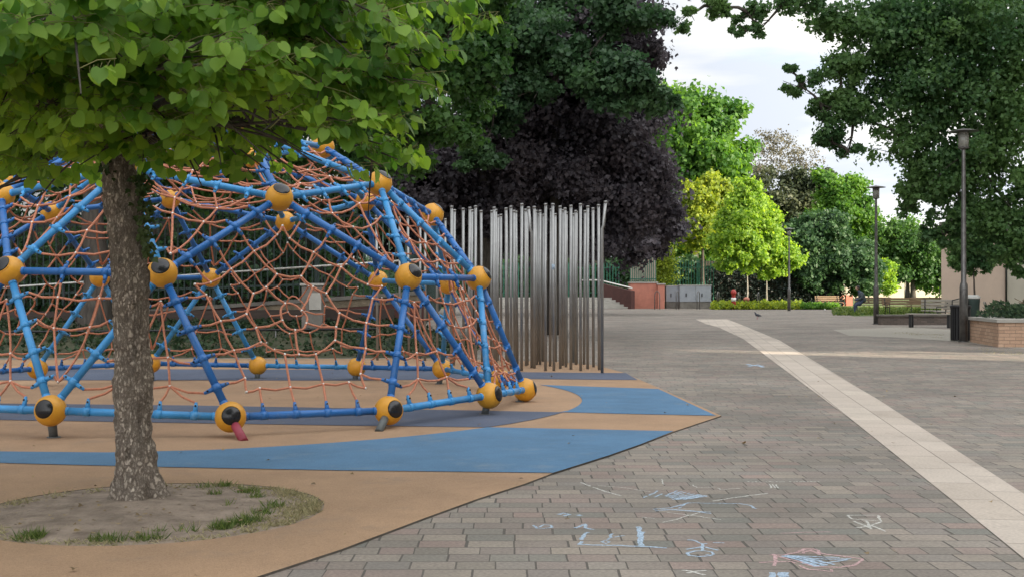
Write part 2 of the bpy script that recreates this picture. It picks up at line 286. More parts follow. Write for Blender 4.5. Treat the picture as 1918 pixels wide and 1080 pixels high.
def tube(bm, pts, rad, seg=8, mi=0, caps=True):
    pts = [Vector(p) for p in pts]; n = len(pts)
    if not hasattr(rad, '__len__'): rad = [rad] * n
    T = []
    for i in range(n):
        a = pts[min(i + 1, n - 1)] - pts[max(i - 1, 0)]; T.append(a.normalized() if a.length > 1e-9 else Vector((0, 0, 1)))
    u = T[0].orthogonal().normalized(); rings = []
    for i in range(n):
        u = (u - T[i] * u.dot(T[i])).normalized() if (u - T[i] * u.dot(T[i])).length > 1e-6 else T[i].orthogonal().normalized()
        w = T[i].cross(u)
        rings.append([bm.verts.new(pts[i] + (u * math.cos(2 * math.pi * k / seg) + w * math.sin(2 * math.pi * k / seg)) * rad[i]) for k in range(seg)])
    for i in range(n - 1):
        for k in range(seg):
            f = bm.faces.new((rings[i][k], rings[i][(k + 1) % seg], rings[i + 1][(k + 1) % seg], rings[i + 1][k])); f.smooth = True; f.material_index = mi
    if caps:
        for rr in (rings[0][::-1], rings[-1]):
            f = bm.faces.new(rr); f.material_index = mi
    return rings
def ball(bm, c, r, mi=0, sub=2, sc=(1, 1, 1)):
    q = bmesh.ops.create_icosphere(bm, subdivisions=sub, radius=r, matrix=Matrix.Translation(c) @ Matrix.Diagonal((*sc, 1)))
    for f in set(f for v in q['verts'] for f in v.link_faces): f.material_index = mi; f.smooth = True
def lathe(bm, prof, c=(0, 0, 0), seg=16, mi=0):
    c = Vector(c); rings = [[bm.verts.new(c + Vector((r * math.cos(2 * math.pi * k / seg), r * math.sin(2 * math.pi * k / seg), z))) for k in range(seg)] for r, z in prof]
    for i in range(len(prof) - 1):
        for k in range(seg):
            f = bm.faces.new((rings[i][k], rings[i][(k + 1) % seg], rings[i + 1][(k + 1) % seg], rings[i + 1][k])); f.smooth = True; f.material_index = mi
    bm.faces.new(rings[0][::-1]).material_index = mi; bm.faces.new(rings[-1]).material_index = mi
def sheet(name, pts, z, m, label=None, kind='structure', thick=0, **kw):
    bm = bmesh.new(); vs_ = [bm.verts.new((p[0], p[1], z)) for p in pts]
    f = bm.faces.new(vs_)
    if f.normal.z < 0 or (bm.normal_update() or f.normal.z < 0): f.normal_flip()
    bmesh.ops.triangulate(bm, faces=[f], ngon_method='EAR_CLIP')
    if thick:
        for i in range(len(vs_)):
            a, b = vs_[i], vs_[(i + 1) % len(vs_)]
            a2 = bm.verts.new((a.co.x, a.co.y, z - thick)); b2 = bm.verts.new((b.co.x, b.co.y, z - thick))
            bm.faces.new((a, b, b2, a2)).material_index = 1
    o = obj(name, bm, m); tag(o, label, kind=kind); return o
def fast_mesh(name, V, Fc, m, parent=None, loc=None):
    """V (n,3) floats, Fc (k, c) ints (all faces the same size)"""
    me = bpy.data.meshes.new(name); V = np.ascontiguousarray(V, dtype=np.float32); Fc = np.ascontiguousarray(Fc, dtype=np.int32)
    k, c = Fc.shape; me.vertices.add(len(V)); me.vertices.foreach_set('co', V.ravel()); me.loops.add(k * c); me.loops.foreach_set('vertex_index', Fc.ravel())
    me.polygons.add(k); me.polygons.foreach_set('loop_start', np.arange(0, k * c, c, dtype=np.int32)); me.polygons.foreach_set('loop_total', np.full(k, c, dtype=np.int32))
    me.materials.append(m); me.update(calc_edges=True); me.validate()
    o = bpy.data.objects.new(name, me); C.objects.link(o)
    if parent: o.parent = parent
    if loc is not None: o.location = loc
    return o
rng = np.random.default_rng(7); random.seed(7)
def unit(a): return a / (np.linalg.norm(a, axis=1, keepdims=True) + 1e-9)
RHOMB = (np.array([(0, 0, 0), (-.34, .45, .10), (0, 1, -.04), (.34, .45, .10)]), np.array([(0, 1, 2), (0, 2, 3)]))
LOBED = (np.array([(0, 0, 0), (-.30, .12, .06), (-.52, .42, .08), (-.26, .55, .05), (0, 1, -.06), (.26, .55, .05), (.52, .42, .08), (.30, .12, .06)]),
         np.array([(0, 1, 3), (1, 2, 3), (0, 3, 4), (0, 4, 5), (0, 5, 7), (5, 6, 7)]))
HEART = (np.array([(0, .04, 0), (-.20, -.06, .03), (-.42, .10, .06), (-.48, .38, .04), (-.37, .66, -.01), (-.15, .87, -.06), (0, 1.0, -.12),
                   (.15, .87, -.06), (.37, .66, -.01), (.48, .38, .04), (.42, .10, .06), (.20, -.06, .03), (0, .45, -.04)]),
         np.array([(12, 0, 1), (12, 1, 2), (12, 2, 3), (12, 3, 4), (12, 4, 5), (12, 5, 6), (12, 6, 7), (12, 7, 8), (12, 8, 9), (12, 9, 10), (12, 10, 11), (12, 11, 0)]))
def leaves(name, P, D, Nn, S, m, parent=None, shape=RHOMB, jit=.0):
    """P positions of leaf base, D direction of the blade, Nn face normal, S size"""
    D = unit(D); X = unit(np.cross(D, Nn)); Z = np.cross(X, D); tv, tf = shape; n = len(P); k = len(tv)
    W = np.ones((n, 1)) * 1.0
    if jit: W = 1 + rng.uniform(-jit, jit, (n, 1))
    curl = rng.uniform(.2, 1.9, (n, 1))
    V = (P[:, None, :] + S[:, None, None] * (tv[None, :, 0:1] * X[:, None, :] * W[:, :, None] + tv[None, :, 1:2] * D[:, None, :] + tv[None, :, 2:3] * Z[:, None, :] * curl[:, :, None]))
    Fc = (tf[None, :, :] + (np.arange(n) * k)[:, None, None]).reshape(-1, 3)
    return fast_mesh(name, V.reshape(-1, 3), Fc, m, parent)
def puff_points(lobes, per, fill=.35, flat=.75):
    """leaf points in many small puffs spread through the lobes. lobe: (centre, (rx,ry,rz), weight)"""
    out = []; nor = []
    for c, r, w in lobes:
        c = np.array(c); r = np.array(r); npf = max(5, int(26 * w)); n = int(per * w / npf)
        d = unit(rng.normal(size=(npf, 3))); rad = (fill + (1 - fill) * rng.random((npf, 1)) ** .6)
        pc = c + d * r * rad * (1 + rng.normal(0, .10, (npf, 1))); pr = r.mean() * rng.uniform(.16, .36, (npf, 1))
        for i in range(npf):
            g = rng.normal(size=(n, 3)) * pr[i] * np.array([1, 1, flat]) * .62
            out.append(pc[i] + g); nor.append(unit(g + d[i] * pr[i] * .6 + np.array([0, 0, pr[i][0] * .5])))
    return np.concatenate(out), np.concatenate(nor)
def crown(parent, lobes, n, size, m, shape=RHOMB, fill=.35, name='crown', clip=None):
    P, N = puff_points(lobes, n / sum(l[2] for l in lobes), fill)
    if clip is not None: k = clip(P); P, N = P[k], N[k]
    D = unit(rng.normal(size=P.shape) + np.array([0, 0, -.35])); N = unit(N + rng.normal(0, .55, P.shape))
    S = size * rng.uniform(.65, 1.3, len(P))
    return leaves(name, P, D, N, S, m, parent, shape)
def limbs(parent, base, top, r0, lobes, m, name='trunk', bend=.15, nsub=4, seg=10, tube_min=.015):
    bm = bmesh.new(); base = Vector(base); top = Vector(top); n = 7
    pts = [base.lerp(top, i / n) + Vector((random.uniform(-1, 1), random.uniform(-1, 1), 0)) * bend * r0 * (0 if i == 0 else 1) for i in range(n + 1)]
    rr = [r0 * (1.35 if i == 0 else 1.08 if i == 1 else 1 - .55 * i / n) for i in range(n + 1)]
    tube(bm, pts, rr, seg)
    o = obj(name, bm, m, parent, True)
    bm = bmesh.new()
    order = sorted([(Vector(c), r) for c, r, w in lobes], key=lambda q: (q[0] - pts[-1]).length); done = [pts[-1], pts[-2], pts[-3]]
    for c, r in order:
        s = min(done, key=lambda q: (q - c).length + .35 * (q - pts[-1]).length * 0); done.append(c)
        mid = s.lerp(c, .5) + Vector((random.uniform(-.3, .3), random.uniform(-.3, .3), random.uniform(-.1, .35))) * (c - s).length * .25
        rb = r0 * .26 * (1 if s in pts else .62)
        tube(bm, [s, s.lerp(mid, .5) + Vector((0, 0, .05)), mid, mid.lerp(c, .5), c], [rb, rb * .8, rb * .6, rb * .4, rb * .2], 7, caps=False)
        for k in range(nsub):
            a = mid.lerp(c, random.random()); e = c + Vector((random.uniform(-1, 1) * r[0], random.uniform(-1, 1) * r[1], random.uniform(-.8, 1) * r[2])) * .85
            q = a.lerp(e, .5) + Vector((random.uniform(-1, 1), random.uniform(-1, 1), random.uniform(-1, 1))) * (e - a).length * .12
            tube(bm, [a, q, e], [rb * .3, rb * .2, max(tube_min * .5, rb * .07)], 5, caps=False)
    obj('branch', bm, bark_d, parent, True)['kind'] = 'stuff'
    return o

# ------------------------------------------------------------------ ground
Z1, Z2 = 0.011, 0.015
bm = bmesh.new(); bmesh.ops.create_grid(bm, x_segments=8, y_segments=8, size=900)
tag(obj('terrain', bm, mat('far_ground', (.12, .13, .07), 1, noise=.3, nscale=.2), loc=(0, 0, -.06)), kind='structure')
sheet('paving', [(-60, -12), (60, -12), (60, 84.5), (-60, 84.5)], 0, [paving_m], 'brown and grey brick paving of the square')
def px(pts, z=0): return [gp(x, y, z) for x, y in pts]
back = [(1235,726),(1200,711),(1170,697.5),(1120,684),(1040,676),(800,671),(500,671),(0,673),(-500,676)]
front = [(1351,777.5),(1265,806),(1200,831),(1140,852),(1036,884.5),(982,905),(900,931),(800,967),(640,1027),(480,1079)]
pit_c = Vector((-1.975 * F / 2285, 6.60, 0)); pit_r = .93
outl = px(front, Z1) + [Vector((-1.9, 4.2, 0)), Vector((-2.6, 3.6, 0)), Vector((-12, 2.6, 0)), Vector((-14, 20, 0))] + px(back, Z1)[::-1]
# the rubber sheet leaves the round tree pit open: a slit joins the outline to the hole
def with_hole(out, c, r, n=72):
    k = min(range(len(out)), key=lambda i: (Vector((out[i].x, out[i].y)) - Vector((c.x, c.y))).length)
    q = out[k]; a0 = math.atan2(q.y - c.y, q.x - c.x)
    hole = [Vector((c.x + r * math.cos(a0 - 2 * math.pi * i / n), c.y + r * math.sin(a0 - 2 * math.pi * i / n), 0)) for i in range(n + 1)]
    return out[:k + 1] + hole + out[k:]
def ccw(p):
    s = sum(p[i].x * p[(i + 1) % len(p)].y - p[(i + 1) % len(p)].x * p[i].y for i in range(len(p))); return p if s > 0 else p[::-1]
def holed_sheet(name, out, c, r, z, m, n=72):
    import mathutils.geometry as mg
    out = [Vector((p.x, p.y, 0)) for p in ccw(out)]; hole = [Vector((c.x + r * math.cos(2 * math.pi * i / n), c.y + r * math.sin(2 * math.pi * i / n), 0)) for i in range(n)][::-1]
    tri = mg.tessellate_polygon([out, hole]); allp = out + hole; bm = bmesh.new(); v = [bm.verts.new((p.x, p.y, z)) for p in allp]
    for t in tri:
        try: f = bm.faces.new([v[i] for i in t])
        except ValueError: continue
        f.normal_update()
        if f.normal.z < 0: f.normal_flip()
    N = len(out)
    for s, e in ((0, N), (N, N + n)):
        for i in range(s, e):
            a = v[i]; b = v[s + (i + 1 - s) % (e - s)]
            f = bm.faces.new((a, b, bm.verts.new((b.co.x, b.co.y, z - .05)), bm.verts.new((a.co.x, a.co.y, z - .05)))); f.material_index = 1
    return obj(name, bm, m)
tag(holed_sheet('rubber_playground_floor', outl, pit_c, pit_r, Z1, [rub_tan, edge_m]), 'tan rubber playground floor', kind='structure')
cc = Vector((-3.93, 13.48)); crad = 4.70
def on_circle(p, q, n=24):
    a0 = math.atan2(p.y - cc.y, p.x - cc.x); a1 = math.atan2(q.y - cc.y, q.x - cc.x)
    while a1 - a0 > math.pi: a1 -= 2 * math.pi
    while a1 - a0 < -math.pi: a1 += 2 * math.pi
    return [Vector((cc.x + crad * math.cos(a0 + (a1 - a0) * i / n), cc.y + crad * math.sin(a0 + (a1 - a0) * i / n), 0)) for i in range(n + 1)]
def snap(p): d = Vector((p.x - cc.x, p.y - cc.y)).normalized() * crad; return Vector((cc.x + d.x, cc.y + d.y, 0))
g = lambda x, y: gp(x, y, Z2)
sheet('blue_band', [g(1048,770.5), g(1180,774), g(1341,777.2), g(1233,727.2), g(1120,723.5)] + on_circle(snap(g(1012,719.5)), snap(g(1048,770.5)))[:-1], Z2, rub_blue, 'blue band of the playground floor')
sheet('navy_band', on_circle(snap(g(1048,770.5)), snap(g(915,799))) + [g(640,795.5), g(300,790), g(0,785), g(-400,780), g(-400,748), g(0,754.5), g(350,758), g(700,764)], Z2, rub_navy, 'navy band of the playground floor')
arc = on_circle(snap(g(915,799)), snap(g(395,845)), 30)
sheet('blue_band', arc + [g(200,846), g(0,844), g(-500,836), g(-500,852), g(0,865.5), g(150,869.5), g(300,873), g(640,879.5), g(1036,884), g(1140,851.5), g(1200,830.5), g(1262,806)], Z2, rub_blue, 'broad blue band nearest the tree pit')
sheet('navy_band', [g(-500,712), g(0,711), g(300,711), g(640,711.5), g(980,708.5), g(1195,710.5), g(1172,697.5), g(980,696), g(640,691), g(0,690), g(-500,690)], Z2, rub_navy, 'dark band at the far side of the playground floor')
# tree pit
bm = bmesh.new(); n = 40; rings = []
for j in range(9):
    rr = pit_r * j / 8; rings.append([bm.verts.new((pit_c.x + rr * math.cos(2 * math.pi * k / n), pit_c.y + rr * math.sin(2 * math.pi * k / n), .004 + .05 * (1 - j / 8) ** 2 + random.uniform(-.003, .006) * (j < 8))) for k in range(n if j else 1)])
for k in range(n): bm.faces.new((rings[0][0], rings[1][k], rings[1][(k + 1) % n])).smooth = True
for j in range(1, 8):
    for k in range(n): bm.faces.new((rings[j][k], rings[j + 1][k], rings[j + 1][(k + 1) % n], rings[j][(k + 1) % n])).smooth = True
tag(obj('soil', bm, soil_m, loc=(0, 0, .004)), 'bare earth in the round tree pit', kind='structure')
def blades(name, spots, m, hmin, hmax, w, label, lean=.7):
    P = []; D = []; N = []; S = []
    for (x, y, r, n) in spots:
        a = rng.uniform(0, 2 * np.pi, n); q = r * np.sqrt(rng.random(n))
        P.append(np.c_[x + q * np.cos(a), y + q * np.sin(a), np.full(n, .008)]); D.append(np.c_[rng.normal(0, lean, (n, 2)), np.ones(n)]); N.append(rng.normal(size=(n, 3))); S.append(rng.uniform(hmin, hmax, n))
    shp = (np.array([(-w, 0, 0), (w, 0, 0), (w * .6, .55, .06), (-w * .6, .55, .06), (0, 1, .25)]), np.array([(0, 1, 2), (0, 2, 3), (3, 2, 4)]))
    o = leaves(name, np.concatenate(P), np.concatenate(D), np.concatenate(N), np.concatenate(S), m, None, shp); tag(o, label, 'grass', kind='stuff'); return o
def gs(lst): return [(gp(x, y).x, gp(x, y).y, r, n) for x, y, r, n in lst]
inpit = lambda L_: [(x, y, r, n) for x, y, r, n in L_ if math.hypot(x - pit_c.x, y - pit_c.y) < pit_r - r * .4]
blades('grass', inpit(gs([(65,1008,.05,160),(55,1012,.07,90),(190,1014,.06,120),(215,1016,.05,70),(270,1013,.06,120),(300,1012,.03,50),(350,998,.05,40),(415,992,.06,190),(445,985,.07,200),(470,978,.07,150),(490,965,.06,100),(515,952,.06,130),(465,925,.07,160),(480,935,.05,80),(420,913,.05,110),(400,930,.05,60),(425,952,.03,30),(295,999,.03,25),(20,940,.08,60),(380,916,.05,40)])), grass_m, .02, .065, .05, 'tufts of green grass in the tree pit')
sp = []
for k in range(190):
    a = random.gauss(.1, .75); q = pit_r * min(.945, 1 - abs(random.gauss(0, .15)))
    sp.append((pit_c.x + q * math.cos(a), pit_c.y + q * math.sin(a), .045, 20))
for k in range(30):
    a = random.uniform(2.2, 3.9); q = pit_r * random.uniform(.85, .97); sp.append((pit_c.x + q * math.cos(a), pit_c.y + q * math.sin(a), .05, 14))
for k in range(26):
    a = random.uniform(3.9, 5.0); q = pit_r * random.uniform(.9, .97); sp.append((pit_c.x + q * math.cos(a), pit_c.y + q * math.sin(a), .04, 12))
blades('grass', sp, straw_m, .016, .042, .08, 'dry straw-coloured grass along the pit edge', lean=1.6)
bm = bmesh.new()
for k in range(60):
    a = random.uniform(0, 6.28); q = pit_r * math.sqrt(random.random()) * .9
    ball(bm, (pit_c.x + q * math.cos(a), pit_c.y + q * math.sin(a), .012), random.uniform(.003, .010), 0, 1, (1.4, 1, .6))
tag(obj('pebbles', bm, sand_m), 'small stones and litter scattered on the bare earth', 'pebbles', kind='stuff')
def scatter(name, n, region, s0, s1, m, z, label, cat='fallen leaves'):
    P = np.array([region() for _ in range(n)]); P = np.c_[P, np.full(n, z)]
    a = rng.uniform(0, 6.28, n); o = leaves(name, P, np.c_[np.cos(a), np.sin(a), rng.uniform(-.05, .12, n)], np.c_[rng.normal(0, .25, (n, 2)), np.ones(n)], rng.uniform(s0, s1, n), m, None, LOBED); tag(o, label, cat, kind='stuff')
dry_m = leafmat('dry_leaf', (.12,.075,.035), (.30,.22,.10), .1)
scatter('fallen_leaves', 150, lambda: (random.uniform(-4, 5), random.uniform(4.3, 19)), .015, .04, dry_m, .026, 'small dry leaves scattered over the ground')
scatter('fallen_leaves', 120, lambda: (lambda a, q: (pit_c.x + q * math.cos(a), pit_c.y + q * math.sin(a)))(random.uniform(0, 6.28), pit_r * math.sqrt(random.random()) * .9), .012, .035, dry_m, .045, 'dry leaf bits lying on the bare earth')
# pale stone strip, in its own frame so that the slabs run along it
L1 = [(1303,597.5),(1322,606),(1345,612),(1392,634),(1480,700),(1600,790),(1800,950),(1903,1035)]
R1 = [(1362,597.5),(1385,606),(1460,637),(1640,745),(1918,925)]
Lg = [gp(*p) for p in L1]; Rg = [gp(*p) for p in R1]
dl = (Lg[-1] - Lg[-3]).normalized(); Lg.append(Lg[-1] + dl * 3.2); dr = (Rg[-1] - Rg[-2]).normalized(); Rg.append(Rg[-1] + dr * 4.6)
ang = math.atan2(dl.y, dl.x); o0 = Lg[-1]
M = Matrix.Rotation(-ang, 4, 'Z') @ Matrix.Translation(-o0)
o = sheet('stone_strip', [M @ p for p in (Lg + Rg[::-1])], 0, slab_m, 'pale stone strip crossing the square'); o.location = (o0.x, o0.y, .004); o.rotation_euler = (0, 0, ang)
# sand and gravel under the bench, strip of grass behind the square
sheet('gravel', px([(1560,617),(1700,612),(1800,618),(1960,640),(1960,655),(1870,650),(1800,640),(1690,632),(1590,628)]), .004, mat('gravel_ground', (.26,.24,.20), 1, col2=(.38,.35,.30), nscale=20, bump=.5), 'worn gravel patch beside the bins')

# ------------------------------------------------------------------ chalk drawings
def chalk(label, strokes, w=.012, m=chalk_w):
    w = w * .8 + .002
    """strokes: lists of picture points on the paving, rubbed thin"""
    bm = bmesh.new(); o0 = gp(*strokes[0][0])
    for si, s in enumerate(strokes):
        P = [gp(*p) for p in s]; Q = []
        for a, b in zip(P[:-1], P[1:]):
            k = max(1, int((b - a).length / max(.03, w * 1.3))); Q += [a.lerp(b, i / k) for i in range(k)]
        Q.append(P[-1]); Q = [q + Vector((random.gauss(0, .003), random.gauss(0, .003), 0)) for q in Q]; L2 = []
        for i, q in enumerate(Q):
            t = (Q[min(i + 1, len(Q) - 1)] - Q[max(i - 1, 0)]); t = t.normalized() if t.length > 1e-6 else Vector((1, 0, 0)); nn = Vector((-t.y, t.x, 0)) * w * random.uniform(.38, .6)
            zq = si * .0001 + i * .00001; L2.append((bm.verts.new((q.x + nn.x - o0.x, q.y + nn.y - o0.y, zq)), bm.verts.new((q.x - nn.x - o0.x, q.y - nn.y - o0.y, zq))))
        for i in range(len(L2) - 1):
            if random.random() < .04: continue
            f = bm.faces.new((L2[i][0], L2[i][1], L2[i + 1][1], L2[i + 1][0])); f.normal_update()
            if f.normal.z < 0: f.normal_flip()
    o = obj('chalk_drawing', bm, m, loc=(o0.x, o0.y, .0012 + random.uniform(0, .0008))); tag(o, label, 'chalk drawing', 'chalk drawings on the paving'); return o
Z = lambda x, y: (960 + x * 480 / 1918, 860 + y * 480 / 1918)      # enlarged-crop coordinates
W = lambda x, y: (1400 + x * 518 / 1918, 860 + y * 518 / 1918)
zz = lambda l: [Z(*p) for p in l]; ww = lambda l: [W(*p) for p in l]
chalk('pale blue chalk figure with a bent back above a long baseline', [zz([(460,512),(500,500),(550,480),(545,510),(600,525),(550,550),(515,600),(505,632)]), zz([(485,634),(760,642),(960,650),(1160,662)])], .022, chalk_b)
chalk('short thick blue chalk upright at the end of the baseline', [zz([(945,500),(950,560),(958,610),(962,645)]), zz([(960,540),(965,600)])], .03, chalk_b)
chalk('small blue chalk loop with a handle above the baseline', [zz([(660,612),(700,628),(720,615),(690,602),(660,612)]), zz([(715,600),(740,552)]), zz([(720,585),(835,568)])], .014, chalk_b)
chalk('blue chalk bowl shape left of the bent figure', [zz([(150,490),(180,512),(230,515),(290,505),(290,490),(240,487),(200,505)])], .016, chalk_b)
chalk('small blue chalk smudge above the bowl shape', [zz([(340,410),(380,400),(430,412),(380,420),(350,415)]), zz([(485,412),(515,420)])], .03, chalk_b)
chalk('chalk stick man with round face and crossed legs', [zz([(1305,600),(1350,602),(1420,632),(1500,622),(1590,622)]), zz([(1310,672),(1420,650),(1540,678)]), zz([(1420,630),(1420,680)]), zz([(1310,700),(1360,685),(1430,684),(1490,692),(1510,708),(1470,722),(1390,726),(1330,718),(1310,700)]), zz([(1370,711),(1385,711)]), zz([(1445,712),(1460,712)])], .016, chalk_b)
chalk('small white chalk cross near the lower edge', [zz([(1260,826),(1330,835),(1430,862)]), zz([(1300,850),(1360,835),(1450,830)])], .018, chalk_w)
chalk('long pale chalk slash beside the playground floor', [zz([(510,172),(600,205),(700,240),(810,270)])], .016, chalk_w)
chalk('thin pale chalk line fading out to the right', [zz([(640,195),(800,205),(1030,240)])], .008, chalk_w)
chalk('blue chalk scribble of many short rays', [zz([(980,285),(1090,232)]), zz([(1050,285),(1120,255)])] + [zz([(1140 + 12 * k, 270 + 5 * k), (1240 + 30 * k, 232 + 6 * k)]) for k in range(6)] + [zz([(1200 + 20 * k, 300), (1400 + 15 * k, 262 + 3 * k)]) for k in range(5)] + [zz([(1060,372),(1180,362),(1320,325),(1500,328),(1700,330),(1780,345),(1815,370)]), zz([(1062,385),(1200,375),(1350,385),(1485,405)]), zz([(1100,372),(1300,385),(1480,395)]), zz([(1240,365),(1310,325)])], .014, chalk_b)
chalk('white chalk lines crossing under the blue scribble', [zz([(1120,470),(1250,440),(1400,395)]), zz([(1160,395),(1400,425),(1600,455)]), zz([(970,430),(1060,440)])], .010, chalk_w)
chalk('pale chalk branch right of the blue scribble', [zz([(1500,310),(1650,285),(1918,252)])], .016, chalk_w)
chalk('row of white chalk dashes along one paver course', [zz([(1760 + 26 * k, 164 + (k % 2) * 3), (1776 + 26 * k, 167)]) for k in range(21)], .016, chalk_w)
chalk('three white chalk ticks under the row of dashes', [ww([(150 + 22 * k, 172), (172 + 22 * k, 198)]) for k in range(3)], .010, chalk_w)
chalk('white chalk table shape with crossed legs', [ww([(690,385),(905,385),(930,425),(720,412),(690,385)]), ww([(735,428),(810,455),(860,480)]), ww([(925,430),(860,455),(750,475)]), ww([(820,425),(860,478)]), ww([(860,455),(955,498)])], .014, chalk_w)
chalk('pink chalk boat outline with long pointed ends', [ww([(80,712),(190,708),(300,706),(330,720),(420,760),(580,775),(580,760)]), ww([(150,660),(260,662),(340,645),(390,620),(470,618),(510,650),(620,665),(800,688)]), ww([(800,688),(740,730),(640,748),(460,740),(330,700),(200,668)]), ww([(190,655),(190,735)]), ww([(380,650),(440,625),(500,660)])], .018, chalk_r)
chalk('blue chalk filling inside the pink boat outline', [ww([(240 + 14 * k, 668), (390 + 18 * k, 700 + (k % 3) * 10), (470 + 18 * k, 742 - 2 * k)]) for k in range(8)] + [ww([(300,672),(500,690),(720,690)]), ww([(380,720),(520,720),(690,695)]), ww([(260,665),(420,672),(640,684)])], .016, chalk_b)
chalk('blue chalk strokes cut by the lower picture edge', [ww([(160,780),(175,815)]), ww([(225,780),(235,815)]), ww([(270,780),(262,812)])], .03, chalk_b)
chalk('long faint pinkish chalk line above the boat', [ww([(230,510),(400,503),(590,500)])], .010, chalk_r)
chalk('pale blue chalk patch far up the square', [[(1398,681),(1412,684),(1430,684)], [(1402,686),(1420,682),(1428,687)], [(1400,683),(1432,686)]], .07, chalk_b)
chalk('thin chalk curve rising over the blue scribble', [zz([(1120,145),(1125,178),(1140,186)]), zz([(1350,188),(1375,210),(1530,205),(1555,225),(1700,215)])], .009, chalk_w)

# ------------------------------------------------------------------ climbing dome
DV = {'4A_0_0': [-0.227, 11.998, 0.17], '4B_0_-1': [-2.364, 10.185, 0.146], '4B_0_1': [-1.104, 10.853, 0.134], '3_0_-1': [-3.027, 10.495, 1.357], '3_0_1': [-0.99, 11.584, 1.338], '2B_0_0': [-2.185, 11.383, 2.077], '2A_0_0': [-1.372, 12.563, 2.317], '1_0_0': [-2.688, 12.431, 2.815], '4A_1_0': [-0.924, 16.014, 0.178], '4B_1_-1': [0.142, 13.411, 0.113], '4B_1_1': [-0.156, 14.806, 0.124], '3_1_-1': [-0.351, 12.866, 1.336], '3_1_1': [-0.794, 15.145, 1.293], '2B_1_0': [-0.914, 13.937, 2.078], '2A_1_0': [-1.82, 15.081, 2.322], '1_1_0': [-2.14, 13.729, 2.832], '4A_2_0': [-4.934, 16.575, 0.215], '4B_2_-1': [-2.15, 16.779, 0.151], '4B_2_1': [-3.558, 16.974, 0.161], '3_2_-1': [-1.783, 16.133, 1.342], '3_2_1': [-4.086, 16.451, 1.381], '2B_2_0': [-2.977, 15.906, 2.111], '2A_2_0': [-4.349, 15.433, 2.376], '1_2_0': [-3.161, 14.73, 2.826], '4A_3_0': [-6.746, 12.906, 0.223], '4B_3_-1': [-6.12, 15.635, 0.202], '4B_3_1': [-6.693, 14.36, 0.207], '3_3_-1': [-5.364, 15.781, 1.381], '3_3_1': [-6.358, 13.699, 1.399], '2B_3_0': [-5.53, 14.569, 2.149], '2A_3_0': [-5.472, 13.133, 2.38], '1_3_0': [-4.434, 14.05, 2.845], '4A_4_0': [-3.834, 10.077, 0.21], '4B_4_-1': [-6.195, 11.56, 0.21], '4B_4_1': [-5.174, 10.577, 0.2], '3_4_-1': [-6.109, 12.296, 1.401], '3_4_1': [-4.434, 10.691, 1.379], '2B_4_0': [-4.962, 11.774, 2.128], '2A_4_0': [-3.629, 11.359, 2.362], '1_4_0': [-4.181, 12.63, 2.847]}
KS = .975
DV = {k: Vector((v[0] * KS, v[1] * KS, H + (v[2] - H) * KS)) for k, v in DV.items()}
DC = Vector((-3.25, 13.17, -.5))
dome = empty('climbing_dome', (-3.33, 13.51, Z1), 0, 'blue tube climbing dome with yellow balls and orange rope nets', 'climbing frame')
def vk(t, k, s=0): return f'{t}_{k % 5}_{s}'
edges = []; pent = []; tris = []
for k in range(5):
    B_, Bp, A_ = vk('4B', k, -1), vk('4B', k, 1), vk('4A', k); Bn = vk('4B', k + 1, -1)
    m_, p_, mn = vk('3', k, -1), vk('3', k, 1), vk('3', k + 1, -1); t, tn, a = vk('2B', k), vk('2B', k + 1), vk('2A', k); c, cn = vk('1', k), vk('1', k + 1)
    edges += [(B_, Bp), (Bp, A_), (A_, Bn), (B_, m_), (Bp, p_), (A_, p_), (A_, mn), (p_, mn), (m_, t), (p_, t), (p_, a), (mn, a), (t, a), (a, tn), (t, c), (a, c), (a, cn), (c, cn)]
    pent.append([B_, Bp, p_, t, m_]); tris += [(p_, Bp, A_), (mn, A_, Bn), (A_, p_, mn), (a, p_, mn), (p_, t, a), (mn, a, tn), (c, t, a), (cn, a, tn), (a, c, cn)]
faces = pent + [list(t) for t in tris]
def fcen(f): return sum((DV[v] for v in f), Vector()) / len(f)
FT = {}
light_e = set()
CL = (.2, .4, .6, .8)
horiz = set()
for k in range(5): horiz.add(frozenset((vk('3', k, 1), vk('3', k + 1, -1))))
def fracs(a, b): return (.36, .64) if frozenset((a, b)) in horiz else ((.2, .4, .6, .8) if (a[0], b[0]) != ('1', '1') else (.33, .67))
def lp(o): return o - dome.location
